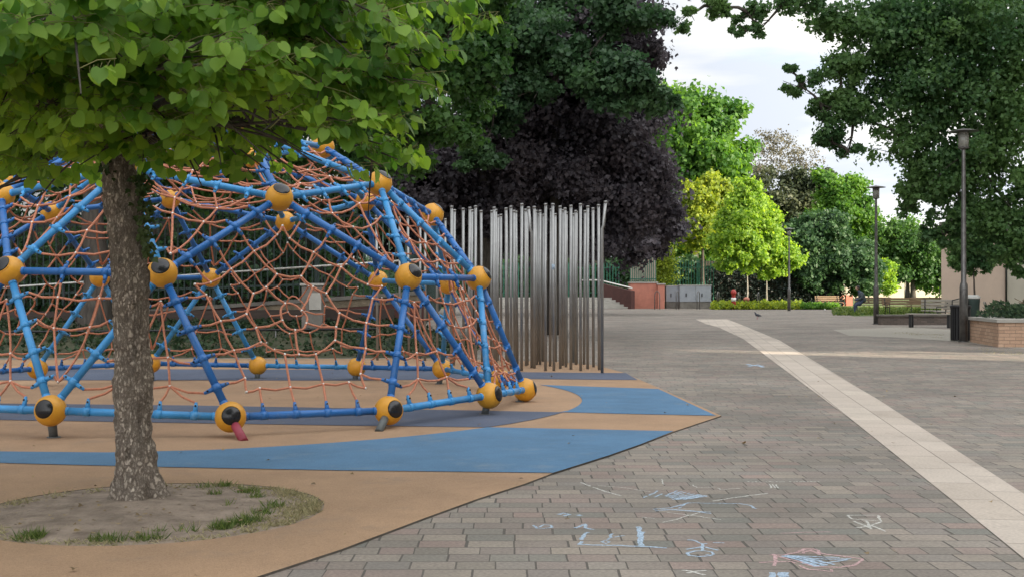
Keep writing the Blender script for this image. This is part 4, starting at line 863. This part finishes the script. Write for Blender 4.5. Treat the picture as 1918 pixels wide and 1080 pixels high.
bm = bmesh.new(); lathe(bm, [(.165, .55), (.165, .78)]); obj('band', bm, white_m, hy)
hd = empty('red_post', (XY(1398, 80.5), 80.5, 0), 0, 'short red post with rounded top in the yellow plants', 'bollard')
bm = bmesh.new(); lathe(bm, [(.17, 0), (.16, .6), (.21, .62), (.19, .75), (.05, .82)]); obj('body', bm, redwall_m, hd)

# ------------------------------------------------------------------ lawn and low plants at the back
sheet('lawn', [(13.0, 79.0), (22, 76), (22, 84.6), (-14, 84.6), (-14, 260), (160, 260), (160, 50), (26, 50), (17.0, 64), (21, 70)][3:4] and [(-40, 84.6), (-40, 300), (160, 300), (160, 84.6)], .002, mat('lawn_green', (.06,.10,.02), 1, col2=(.13,.17,.05), nscale=3, bump=.4), 'grass lawn beyond the square')
sheet('lawn', [gp(1560,579.5), gp(1600,592), gp(1650,590.5), gp(1796,594), gp(2100,600), gp(2100,572), gp(1700,572)], .006, MATS['lawn_green'], 'grass patch around the benches')
def cover(name, x0, x1, Y0, Y1, n, s0, s1, zmax, m, label, kindv='stuff', cat='plants'):
    Y = rng.uniform(Y0, Y1, n); X = rng.uniform(0, 1, n); X = (x0 + (x1 - x0) * X - CX) * Y / F; z = rng.random(n) * zmax * (.65 + .35 * np.sin(X * 5) * np.cos(Y * 3))
    o = leaves(name, np.c_[X, Y, z], rng.normal(size=(n, 3)) * .6 + [0, 0, .8], rng.normal(size=(n, 3)) + [0, -.5, .6], rng.uniform(s0, s1, n), m, None, RHOMB); tag(o, label, cat, kind=kindv)
cover('ground_cover', 1333, 1500, 79.5, 83.5, 9000, .12, .28, .5, lm_gold, 'bright yellow-green ground cover in the sun')
cover('ground_cover', 1495, 1570, 79.5, 83.5, 4500, .12, .28, .35, lm_fresh, 'green ground cover right of the sunlit yellow plants')
cover('grass', 1560, 1800, 60, 84, 9000, .08, .2, .12, grass_m, 'rough grass around the far benches')
cover('grass', 1645, 1800, 44, 58, 7000, .05, .14, .1, grass_m, 'grass behind the low brick wall')
gcv = gs([(1735,627,.5,160),(1700,624,.4,90),(1760,632,.5,60),(1860,655,.5,90),(1900,662,.6,200)])
blades('grass', gcv, straw_m, .02, .05, .06, 'dry grass on the gravel near the bin')

# ------------------------------------------------------------------ trees
def tree_px(name, label, Y, trunk, r0, lobes, nleaf, size, m, cat='tree', shape=RHOMB, bark=bark_d, fill=.35, group=None, dY=None):
    """trunk: (x, z top) ; lobes (x, y, rx px, ry px, dY) around distance Y"""
    bx = XY(trunk[0], Y); t = empty(name, (bx, Y, 0), 0, label, cat, group); L_ = []
    for (x, y, rx, ry, dy) in lobes:
        YY = Y + dy; p = at(x, y, YY); k = YY / F; L_.append(((p.x - bx, dy, p.z), (rx * k, min(rx, ry * 1.3) * k, ry * k), (rx * ry) / 3000.0))
    tot = sum(l[2] for l in L_); L_ = [(c, r, max(.09, w * len(L_) / tot)) for c, r, w in L_]
    limbs(t, (0, 0, 0), (trunk[2] if len(trunk) > 2 else 0, 0, trunk[1]), r0, L_, bark, nsub=5)
    o = crown(t, L_, nleaf, size, m, shape, fill); return t
tree_px('broadleaf_tree', 'large dark green tree with a thick grey trunk behind the fence side of the dome', 25, (178, 4.2), .33,
        [(60,60,220,130,0),(-60,200,200,120,1),(300,60,220,140,1),(520,60,200,140,0),(700,60,170,130,-1),(840,60,105,100,-2),(905,20,70,60,-2),(800,190,120,90,-1),(890,140,70,60,-2),(760,270,90,60,-1),(860,245,60,45,-2),(640,230,140,110,1),(480,220,160,110,2),(330,280,160,90,2)],
        90000, .12, lm_mid, shape=LOBED, bark=bark_d)
tree_px('copper_maple_tree', 'huge dark purple-leaved tree behind the steel poles', 34, (905, 4.5), .32,
        [(960,120,120,110,0),(1080,90,110,100,0),(1180,60,85,75,-1),(1215,130,55,60,-1),(1120,200,130,90,0),(980,260,130,100,0),(860,330,120,90,0),(1130,310,125,90,-1),(1010,380,130,75,0),(1190,330,75,90,-1),(1235,410,45,55,-1),(1170,420,90,45,-1),(770,330,90,90,0),(740,420,100,60,1),(900,420,110,45,0),(1060,440,90,30,0)],
        150000, .125, lm_purple, shape=LOBED, fill=.3)
tree_px('broadleaf_tree', 'dark green tree mixed into the upper edge of the purple tree', 33.5, (1040, 7), .22,
        [(1040,30,110,70,0),(1180,20,75,50,-3),(1160,150,80,50,-4),(1225,180,40,35,-4),(960,60,100,70,-3),(1100,110,80,40,-3),(930,190,60,50,-3),(1010,170,50,30,-3),(900,300,40,40,-3)], 40000, .13, lm_dark, shape=LOBED)
tree_px('screening_tree', 'dense dark tree filling the gap behind the ramp fence', 33, (420, 3.5), .25,
        [(-60,380,170,110,0),(120,350,180,110,1),(320,370,170,100,0),(520,370,170,100,1),(640,400,110,70,0),(60,200,260,140,3),(420,160,260,160,3),(720,160,150,150,3),(250,450,220,50,0),(20,460,160,50,0),(480,460,180,45,0)], 52000, .2, lm_dark)
tree_px('copper_maple_tree', 'purple-leaved tree growing behind the far end of the long fence', 62, (1030, 5), .3,
        [(880,400,120,80,0),(1000,400,120,80,0),(1120,410,100,70,0),(1210,400,80,90,0),(840,440,60,60,4),(1190,460,70,32,2),(1120,470,50,20,0)], 30000, .26, lm_purple, shape=LOBED)
tree_px('maple_tree', 'broad green maple crown reaching in from the right edge over the lamp post', 32, (2080, 7.0), .34,
        [(1900,60,150,110,0),(1760,40,130,90,0),(1650,60,90,70,0),(1570,30,60,45,0),(1480,0,70,30,-1),(1400,22,45,24,-1),(1330,10,45,24,-1),(1285,30,18,26,-1),(1425,55,30,14,-1),(1385,60,16,16,-1),
         (1570,130,60,40,0),(1500,160,36,16,0),(1480,130,18,10,0),(1700,160,110,70,0),(1860,190,150,90,0),(1600,220,60,40,0),(1548,262,40,28,0),(1545,212,40,24,0),(1575,180,50,30,0),(1700,262,70,50,0),(1830,310,110,70,0),(1590,285,30,20,0),(1735,360,55,45,0),(1810,400,60,40,0),(1900,400,80,70,0),(1745,430,22,16,0),(1700,390,16,14,0),(1850,460,50,20,0),(1890,470,60,30,0),(1725,335,36,36,0),(1770,320,60,50,0),(1770,440,50,26,0),(1905,505,30,14,0)],
        80000, .11, lm_right, shape=LOBED, fill=.2)
tree_px('broadleaf_tree', 'sunlit tall green tree left of the sky gap', 108, (1300, 9), .5,
        [(1290,215,75,55,0),(1350,240,45,55,0),(1250,260,70,70,0),(1320,300,75,70,-2),(1260,350,70,70,0),(1370,310,35,70,0),(1230,200,45,40,0),(1330,390,80,60,0),(1360,440,60,50,2),(1280,440,60,50,2)], 42000, .42, lm_fresh, shape=LOBED)
tree_px('golden_tree', 'yellow sunlit tree between the purple tree and the lime trees', 92, (1316, 5), .2,
        [(1315,370,38,38,0),(1305,430,42,40,0),(1345,350,30,28,0)], 10000, .26, lm_gold, shape=LOBED)
yg = 'young lime trees in the yellow plants'
tree_px('lime_tree', 'bright green young lime tree with the left one of two slim trunks', 85, (1400, 2.8), .07,
        [(1385,400,42,40,0),(1375,450,45,38,0),(1400,360,28,26,0),(1360,490,30,18,0),(1410,480,30,24,0)], 15000, .22, lm_lime, shape=LOBED, bark=bark_p, group=yg)
tree_px('lime_tree', 'bright green young lime tree behind a lamp, with the right slim trunk', 86.5, (1436, 2.8), .07,
        [(1430,430,40,38,0),(1450,470,42,34,0),(1420,390,26,28,0),(1478,492,24,22,0),(1498,482,14,7,0),(1440,505,34,16,0)], 15000, .22, lm_lime, shape=LOBED, bark=bark_p, group=yg)
tree_px('bare_tree', 'thin half-bare tree against the pale sky', 150, (1440, 9), .4,
        [(1420,300,45,40,0),(1470,290,40,40,0),(1440,265,35,28,0),(1510,310,30,36,0)], 3600, .28, lm_brown, bark=bark_d)
tree_px('broadleaf_tree', 'reddish dark tree in the middle distance under the bare tree', 140, (1470, 7), .4,
        [(1440,360,55,45,0),(1500,370,55,50,0),(1530,340,35,30,0),(1410,410,40,60,0),(1480,420,60,50,0)], 22000, .45, leafmat('ruddy_leaf', (.035,.055,.028), (.10,.115,.055), .3, clump=.3))
tree_px('broadleaf_tree', 'light green tree behind the tall lamp in the middle distance', 130, (1590, 7), .35,
        [(1570,350,45,35,0),(1600,400,45,45,0),(1560,400,50,40,0),(1620,450,35,35,0)], 20000, .42, lm_fresh)
tree_px('hornbeam_tree', 'dark green weeping tree mass right of the lime trees', 94, (1530, 4), .3,
        [(1510,440,48,46,0),(1550,430,40,36,0),(1570,490,60,45,0),(1500,500,50,45,0),(1610,500,40,45,0),(1620,530,30,22,0),(1540,530,60,22,0)], 34000, .32, lm_dark)
tree_px('lime_tree', 'small bright sunlit tree right of the tall lamp post base', 110, (1665, 2.2), .06,
        [(1662,505,17,20,0),(1665,535,15,16,0)], 4000, .24, lm_lime, bark=bark_p)
tree_px('broadleaf_tree', 'distant green tree left of the tan building', 120, (1710, 4), .3,
        [(1700,460,50,40,0),(1740,480,40,40,0),(1690,510,40,26,0),(1740,520,35,20,0),(1660,440,30,30,0)], 20000, .36, lm_mid)
tree_px('young_tree', 'small slim tree growing before the tan building', 50, (1828, 1.9, -.1), .06,
        [(1812,460,38,28,0),(1800,490,30,20,0),(1838,490,22,24,0),(1826,440,30,26,0)], 9000, .13, lm_right, shape=LOBED)
pt_ = empty('shade_tree', (32.8, 8.0, 0), 0, 'street tree between the two apartment blocks, right of the picture', 'tree')  # added and unseen: the high crown thins the sun strip across the paving
PL = [((random.uniform(-1.2, 1.6), random.uniform(-1.0, 1.0), 10.6 + .9 * i), (2.2, 2.3, 1.2), 1) for i in range(9)]
limbs(pt_, (0, 0, 0), (0, 0, 11), .2, PL, bark_d); crown(pt_, PL, 20000, .3, lm_mid, LOBED)
# far wood closing the view
for k, (x, Y, r_, m) in enumerate([(1150, 150, 130, lm_mid), (1350, 175, 120, lm_dark), (1560, 185, 80, lm_mid), (1700, 200, 100, lm_fresh), (1850, 190, 120, lm_mid), (1000, 130, 120, lm_dark), (850, 120, 120, lm_dark), (2000, 170, 110, lm_dark)]):
    hy_ = 455 if 1500 < x < 1800 else 430
    tree_px('distant_tree', ['distant dark tree seen behind the steps', 'distant tree behind the sunlit green tree', 'far tree behind the weeping dark trees', 'far light green tree left of the building', 'far tree behind the tan building', 'distant tree behind the steel poles', 'distant tree behind the right side of the rope dome', 'far tree hidden beyond the right picture edge'][k], Y, (x, 5), .4, [(x, hy_ + 10, r_ * .6, 50, 0), (x - r_ * .5, hy_ + 50, r_ * .45, 40, 3), (x + r_ * .5, hy_ + 50, r_ * .45, 40, -3)], 9000, .6, m, group='distant trees closing the view')
hg = empty('hedge', (XY(1450, 93), 93, 0), 0, 'dark clipped hedge behind the lime trees', 'hedge')
n = 16000; P = np.c_[rng.uniform(-5.2, 5.4, n), rng.uniform(0, 1.6, n), rng.uniform(0, 2.9, n)]
leaves('foliage', P, rng.normal(size=(n, 3)), rng.normal(size=(n, 3)) + [0, -.6, .5], rng.uniform(.14, .3, n), leafmat('yew_leaf', (.008,.014,.012), (.02,.035,.028), .1), hg)
bm = bmesh.new(); box(bm, (0, .9, 1.35), (10.2, .9, 2.6)); obj('stems', bm, bark_d, hg)
def hedge(a, b, h, th, n, s, m, label):
    a = Vector(a); b = Vector(b); Ln = (b - a).length; t = empty('hedge', (a.x, a.y, 0), math.atan2(b.y - a.y, b.x - a.x), label, 'hedge')
    P = np.c_[rng.uniform(0, Ln, n), rng.uniform(-.3, th, n), h * rng.random(n) * (.92 + .08 * np.sin(rng.random(n) * 6))]
    P[:, 2] *= .90 + .12 * np.sin(P[:, 0] * 1.3) * np.cos(P[:, 0] * .7)
    leaves('foliage', P, rng.normal(size=(n, 3)), rng.normal(size=(n, 3)) + [0, -.6, .5], rng.uniform(s * .6, s * 1.3, n), m, t, LOBED)
    bm = bmesh.new(); box(bm, (Ln / 2, th * .6, h * .42), (Ln, th * .5, h * .84)); obj('stems', bm, bark_d, t); return t
hedge((-21, 31.5), (-4.5, 31.5), 3.6, 1.2, 22000, .14, lm_dark, 'dense dark hedge behind the ramp fence on the left')
hedge((-5.6, 33), (-6.4, 80), 2.6, 1.2, 16000, .18, lm_dark, 'dark hedge running along the long fence')
hedge((-12, 94), (17, 94), 4.2, 1.2, 20000, .28, lm_dark, 'dark hedge behind the far fence, cabinets and steps')
vine = empty('climbing_vine', (XY(1240, 86), 86, 0), 0, 'yellowish climbing vine on the fence above the red wall', 'plant')
n = 3500; q = rng.normal(size=(n, 3)) * [.45, .2, .8]; leaves('foliage', q + [0, -.3, 3.0], rng.normal(size=(n, 3)), rng.normal(size=(n, 3)), rng.uniform(.1, .24, n), lm_gold, vine)
vine = empty('climbing_vine', (XY(1215, 70), 70, 0), 0, 'pale green vine hanging down the right edge of the purple tree', 'plant')
n = 5200; u = rng.random(n); q = np.c_[rng.normal(size=n) * .55 + (u - .5) * 1.0, rng.normal(size=n) * .4, 5.0 + u * 6.5]; leaves('foliage', q, rng.normal(size=(n, 3)), rng.normal(size=(n, 3)), rng.uniform(.1, .26, n), lm_fresh, vine)
bm = bmesh.new(); tube(bm, [(0, 0, 6), (.2, 0, 8), (.4, 0, 11.5)], .04, 6); obj('stem', bm, bark_d, vine)

# ------------------------------------------------------------------ buildings
def prism(bm, poly, z0, z1):
    a = [bm.verts.new((p[0], p[1], z0)) for p in poly]; b = [bm.verts.new((p[0], p[1], z1)) for p in poly]; n = len(poly)
    for i in range(n): bm.faces.new((a[i], a[(i + 1) % n], b[(i + 1) % n], b[i]))
    bm.faces.new(b); bm.faces.new(a[::-1]); bmesh.ops.recalc_face_normals(bm, faces=bm.faces)

kb = empty('pavilion', (XY(1885, 60), 60, 0), 0, 'tan and beige flat-roofed pavilion at the right', 'building')
bm = bmesh.new(); box(bm, (3.01, 3.1, 2.2), (6.0, 6.3, 4.4)); obj('wall', bm, wall_b, kb)['label'] = 'beige rendered wall'

fb = empty('distant_house', (XY(1665, 210), 210, 0), 0, 'pale sunlit house front far behind the park trees', 'building')
bm = bmesh.new(); box(bm, (0, 4, 3.5), (26, 8, 7)); obj('wall', bm, wall_far, fb)
for i in range(8):
    bm = bmesh.new(); box(bm, (-10.5 + i * 3, -.03, 3.4), (1.1, .1, 1.8)); o = obj('window', bm, window_m, fb)
bm = bmesh.new(); box(bm, (0, 4, 7.2), (27, 9, .4)); obj('roof', bm, redwall_m, fb)
for x0, x1, lab in ((1567, 1581, 'low sunlit orange wall between dark trunks, left piece'), (1585, 1597, 'low sunlit orange wall between dark trunks, beside the seated person')):
    Y = 100; t = empty('garden_wall', (XY((x0 + x1) / 2, Y), Y, 0), 0, lab, 'wall', ); w = XY(x1, Y) - XY(x0, Y)
    bm = bmesh.new(); box(bm, (0, .2, .45), (w, .4, .9)); obj('wall', bm, redwall_m, t)
    bm = bmesh.new(); box(bm, (0, .3, 1.6), (w * .8, .3, 1.4)); obj('panel', bm, wall_far, t)

bm = bmesh.new(); prism(bm, [Vector((-3.22, 0)), Vector((0, 0)), Vector((0, 6)), Vector((-.9, 6))], 0, 4.4); obj('wall', bm, wall_t, kb)
bm = bmesh.new(); prism(bm, [Vector((-3.4, -.2)), Vector((6.3, -.2)), Vector((6.3, 6.4)), Vector((-1, 6.4))], 4.402, 4.6); obj('roof', bm, conc_m, kb)
for X_, m_ in ((-.06, dark_metal), (5.2, lamp_metal)):
    bm = bmesh.new(); tube(bm, [(X_, -.13, 4.4), (X_, -.13, .1)], .05, 8); obj('downpipe', bm, m_, kb)
# ------------------------------------------------------------------ lamp posts
def lamp_post(x, Y, label):
    t = empty('street_lamp', (XY(x, Y), Y, 0), 0, label, 'street lamp', 'park lamps along the square')
    bm = bmesh.new(); lathe(bm, [(.095, 0), (.095, 1.28), (.085, 1.36), (.062, 1.42), (.055, 3.0), (.042, 4.52), (.042, 4.56)], seg=16); obj('pole', bm, lamp_metal, t)
    bm = bmesh.new(); lathe(bm, [(.13, -.0), (.13, .02)], seg=16); obj('base_plate', bm, lamp_metal, t)
    bm = bmesh.new(); lathe(bm, [(.06, 4.55), (.13, 4.58), (.125, 4.60), (.05, 4.61)], seg=18); obj('collar', bm, lamp_metal, t)
    bm = bmesh.new(); lathe(bm, [(.115, 4.60), (.125, 4.955), (.123, 4.955), (.112, 4.605)], seg=18); obj('glass', bm, glass_m, t)
    bm = bmesh.new(); lathe(bm, [(.05, 4.62), (.055, 4.80), (.02, 4.82)], seg=12); obj('bulb_holder', bm, white_m, t)
    bm = bmesh.new(); lathe(bm, [(.345, 4.965), (.35, 4.975), (.20, 5.01), (.05, 5.04), (.01, 5.06)], seg=24); obj('shade', bm, lamp_metal, t)
for x, Y, lab in ((1805, 28.7, 'nearest street lamp, beside the dark litter bin'), (1641, 44.2, 'second nearest street lamp, at the corner of the low brick wall'), (1478, 74, 'street lamp standing in front of the bright lime trees'), (1570, 102, 'street lamp in front of the dark weeping trees'), (1627, 134, 'small far street lamp just left of the tall lamp by the low wall'), (1695, 186, 'smallest and farthest street lamp, left of the tan building')): lamp_post(x, Y, lab)
gl = empty('globe_lamp', (XY(1760, 120), 120, 0), 0, 'far lamp with a round white globe left of the pavilion', 'street lamp')
bm = bmesh.new(); tube(bm, [(0, 0, 0), (0, 0, 3.3)], .05, 8); obj('pole', bm, dark_metal, gl)
bm = bmesh.new(); ball(bm, (0, 0, 3.45), .22, 0, 2); obj('globe', bm, white_m, gl)

# ------------------------------------------------------------------ bins, planter, low wall
lb = empty('litter_bin', (XY(1799, 29.3), 29.3, 0), 0, 'dark slatted litter bin behind the nearest lamp post', 'bin')
bm = bmesh.new()
for k in range(22):
    a = 2 * math.pi * k / 22; box(bm, (.22 * math.cos(a), .22 * math.sin(a), .42), (.02, .045, .80), rz=a)
obj('slats', bm, dark_metal, lb); bm = bmesh.new(); lathe(bm, [(.19, .03), (.19, .80)]); obj('liner', bm, shoe_m, lb)
bm = bmesh.new(); lathe(bm, [(.245, .80), (.245, .86), (.21, .87), (.20, .82)]); obj('rim', bm, dark_metal, lb)
bm = bmesh.new(); tube(bm, [(-.2, 0, .84), (-.2, 0, .98), (.0, 0, 1.03), (.2, 0, .98), (.2, 0, .84)], .015, 8); obj('hood', bm, dark_metal, lb)
gb = empty('green_bin', (XY(1823, 33), 33, 0), 0, 'small green bin with a pale rim behind the nearest lamp', 'bin')
bm = bmesh.new(); lathe(bm, [(.14, .25), (.17, .95), (.17, 1.0)]); obj('body', bm, fence_m, gb)
bm = bmesh.new(); lathe(bm, [(.19, 1.0), (.19, 1.05), (.12, 1.10)]); obj('lid', bm, white_m, gb); bm = bmesh.new(); tube(bm, [(0, 0, 0), (0, 0, .4)], .04, 8); obj('post', bm, dark_metal, gb)
plt = empty('brick_planter', (10.43, 26.0, 0), 0, 'orange brick planter with a stone rim and a bushy shrub', 'planter')
c_ = Vector((10.43, 26.0)); lf = Vector((10.84 - 10.43, 28.7 - 26.0)); ft = Vector((6.5, -.10))
bm = bmesh.new()
poly = [Vector((0, 0)), ft, ft + lf, lf]; prism(bm, poly, 0, .53); ob_ = obj('wall', bm, planter_m, plt)
me = ob_.data     # brick courses: rotate texture space with a vertical coordinate
bm = bmesh.new(); poly2 = [Vector((-.05, -.05)), ft + Vector((.05, -.05)), ft + lf + Vector((.05, .05)), lf + Vector((-.05, .05))]; prism(bm, poly2, .532, .60)
obj('rim', bm, conc_l, plt)
sh = empty('shrub', (13.1, 27.4, .6), 0, 'grey-green bushy shrub growing in the brick planter', 'shrub')
n = 9000; q = unit(rng.normal(size=(n, 3))) * rng.random((n, 1)) ** .4 * [2.55, 1.0, .62]; q[:, 2] = np.abs(q[:, 2]) * (.8 + .25 * np.sin(q[:, 0] * 5)); leaves('foliage', q, unit(q + 1e-3) + [0, 0, .7] + rng.normal(size=(n, 3)) * .3, rng.normal(size=(n, 3)), rng.uniform(.05, .12, n), leafmat('rosemary_leaf', (.03,.06,.035), (.09,.14,.07), .25), sh)
bm = bmesh.new()
for k in range(30): a = random.uniform(0, 6.28); tube(bm, [(random.uniform(-2, 2), random.uniform(-.6, .6), -.08), (random.uniform(-2, 2), math.sin(a) * .6, random.uniform(.3, .55))], .008, 4)
obj('stem', bm, twig_m, sh)['kind'] = 'stuff'
lw = empty('low_brick_wall', (XY(1649, 43.5), 43.5, 0), 0, 'long low dark brick wall with a stone top beside the second lamp', 'wall')
bm = bmesh.new(); box(bm, (1.9, .15, .15), (3.8, .3, .30)); obj('wall', bm, lowbrick_m, lw); bm = bmesh.new(); box(bm, (1.9, .15, .335), (3.9, .4, .065), bev=.01); obj('coping', bm, conc_m, lw)

# ------------------------------------------------------------------ benches
def bench(x, Y, rz, label, w=1.8, back=True, m=wood_m, gx='park benches'):
    t = empty('park_bench', (XY(x, Y), Y, 0), rz, label, 'bench', gx)
    bm = bmesh.new()
    for k in range(5): box(bm, (0, -.22 + k * .11, .45), (w, .085, .03), bev=.006)
    obj('seat', bm, m, t)
    if back:
        bm = bmesh.new()
        for k in range(3): box(bm, (0, .30 + k * .035, .58 + k * .125), (w, .028, .095), bev=.006)
        obj('backrest', bm, m, t)
    for s in (-1, 1):
        bm = bmesh.new(); X = s * (w / 2 - .15)
        if back: tube(bm, [(X, -.26, 0), (X, -.22, .42), (X, .22, .42), (X, .36, .88)], .022, 7); tube(bm, [(X, .22, .42), (X, .30, .0)], .022, 7); tube(bm, [(X, -.24, .42), (X, -.26, .62), (X, .26, .64)], .018, 6)
        else: box(bm, (X, -.16, .215), (.09, .09, .43)); box(bm, (X, .16, .215), (.09, .09, .43))
        obj('leg', bm, dark_metal, t)
    return t
bench(1742, 40, R(-28), 'backless bench with a pale slatted top in front of the low brick wall', 1.5, False, wood_g)
bench(1768, 47, R(-20), 'weathered bench with its backrest towards the litter bin', 1.7, True, wood_g)
bench(1790, 45, R(200), 'weathered bench half hidden behind the litter bin', 1.6, True, wood_g)
bench(1700, 60, R(8), 'long brown bench in the middle of the grass patch', 2.4, True)
bench(1728, 64, R(188), 'bench turned away behind the long brown bench', 1.8, True)
bench(1632, 66, R(175), 'brown bench with the seated person at its left end', 1.9, True)
bench(1553, 84, R(10), 'farthest bench, left of the person near the orange walls', 1.8, True)
bench(1868, 37, R(70), 'bench behind the shrub of the brick planter, seen from its end', 1.6, True, wood_g)

# ------------------------------------------------------------------ seated person
pY = 64.3; ps = empty('person', (XY(1612, pY), pY, 0), 0, 'person in a dark jacket and jeans sitting bent forward on a bench', 'person')
def skinned(name, verts, edges_, radii, m, parent, sub=2):
    me = bpy.data.meshes.new(name); me.from_pydata(verts, edges_, []); me.materials.append(m); o = bpy.data.objects.new(name, me); C.objects.link(o); o.parent = parent
    md = o.modifiers.new('skin', 'SKIN'); md.use_smooth_shade = True; sl = me.skin_vertices[0].data
    for i, r in enumerate(radii): sl[i].radius = (r, r) if not isinstance(r, tuple) else r
    sl[0].use_root = True
    o.modifiers.new('sub', 'SUBSURF').levels = sub; o.modifiers['sub'].render_levels = sub; return o
# faces the left of the picture, hips on the seat
body_v = [(.18, 0, .54), (.10, 0, .80), (-.02, 0, 1.06), (-.08, 0, 1.18), (-.13, 0, 1.27),
          (.02, -.19, 1.08), (.00, -.24, .84), (-.22, -.12, .74), (-.32, -.06, .74),
          (.02, .19, 1.08), (.00, .24, .84), (-.22, .12, .74), (-.32, .06, .74),
          (-.20, -.12, .53), (-.30, -.12, .50), (-.34, -.12, .10), (-.50, -.12, .05),
          (-.20, .12, .53), (-.28, .12, .50), (-.28, .12, .10), (-.44, .12, .05)]
body_e = [(0, 1), (1, 2), (2, 3), (3, 4), (2, 5), (5, 6), (6, 7), (7, 8), (2, 9), (9, 10), (10, 11), (11, 12), (0, 13), (13, 14), (14, 15), (15, 16), (0, 17), (17, 18), (18, 19), (19, 20)]
skinned('body', body_v, body_e, [.16, .165, .15, .075, .06, .075, .058, .045, .036, .075, .058, .045, .036, .105, .085, .062, .045, .105, .085, .062, .045], jeans_m, ps)
skinned('jacket', [(.18, 0, .58), (.10, 0, .80), (-.02, 0, 1.06), (-.07, 0, 1.16), (.02, -.20, 1.08), (.01, -.25, .84), (-.19, -.13, .755), (.02, .20, 1.08), (.01, .25, .84), (-.19, .13, .755)], [(0, 1), (1, 2), (2, 3), (2, 4), (4, 5), (5, 6), (2, 7), (7, 8), (8, 9)], [.18, .185, .17, .10, .092, .074, .058, .092, .074, .058], jacket_m, ps)
bm = bmesh.new(); ball(bm, (-.17, 0, 1.36), .098, 0, 3, (1.0, .82, 1.18)); ball(bm, (-.275, 0, 1.345), .018, 0, 2, (1.2, .8, 1.2))
for s in (-1, 1): ball(bm, (-.15, s * .082, 1.35), .024, 0, 2, (.8, .5, 1.2)); ball(bm, (-.252, s * .035, 1.375), .010, 1, 1)
box(bm, (-.262, 0, 1.295), (.012, .045, .008), mi=1)
obj('head', bm, [skin_m, shoe_m], ps); bm = bmesh.new(); ball(bm, (-.150, 0, 1.385), .108, 0, 3, (1.0, .88, 1.08))
for v in bm.verts:
    if v.co.x < -.20 and v.co.z < 1.42: v.co.x = -.20
obj('hair', bm, hair_m, ps)
for s in (-1, 1):
    bm = bmesh.new(); hx = -.345; y0 = s * .045; ball(bm, (hx, y0, .742), .032, 0, 2, (1.3, .9, .5))
    for k in range(4): tube(bm, [(hx - .03, y0 + (k - 1.5) * .015, .745), (hx - .065 - .006 * (k in (1, 2)), y0 + (k - 1.5) * .015, .742), (hx - .085, y0 + (k - 1.5) * .014, .725)], [.008, .0075, .006], 6)
    tube(bm, [(hx + .01, y0 - s * .025, .745), (hx - .02, y0 - s * .045, .75), (hx - .045, y0 - s * .045, .745)], [.009, .008, .006], 6); obj('hand', bm, skin_m, ps)
for hxs, y0 in ((-.36, -.12), (-.31, .12)):
    bm = bmesh.new(); ball(bm, (hxs - .08, y0, .045), .05, 0, 2, (2.6, .95, .85)); obj('shoe', bm, shoe_m, ps)
# pigeon
pg_ = empty('pigeon', (*gp(1419, 597)[:2], 0), R(200), 'dark pigeon walking on the paving', 'bird')
pv = [(0, 0, .17), (-.09, 0, .155), (-.20, 0, .14), (.08, 0, .20), (.115, 0, .27), (.135, 0, .30), (.17, 0, .295)]
skinned('body', pv, [(0, 1), (1, 2), (0, 3), (3, 4), (4, 5), (5, 6)], [.062, .045, (.03, .012), .052, .028, .028, .009], bird_m, pg_)
for s in (-1, 1):
    bm = bmesh.new(); tube(bm, [(0, s * .03, .13), (.01, s * .03, .01), (.04, s * .03, .004)], .006, 5); obj('leg', bm, red_foot_m, pg_)
# small litter on the gravel
for x, y, lab in ((1787, 637, 'white paper cup scrap at the foot of the litter bin'), (1545, 582, 'small white bottle at the edge of the yellow plants')):
    p = gp(x, y); bm = bmesh.new(); lathe(bm, [(.03, 0), (.04, .10), (.02, .13), (.02, .15)]); o = obj('cup', bm, white_m, loc=p); tag(o, lab, 'litter')
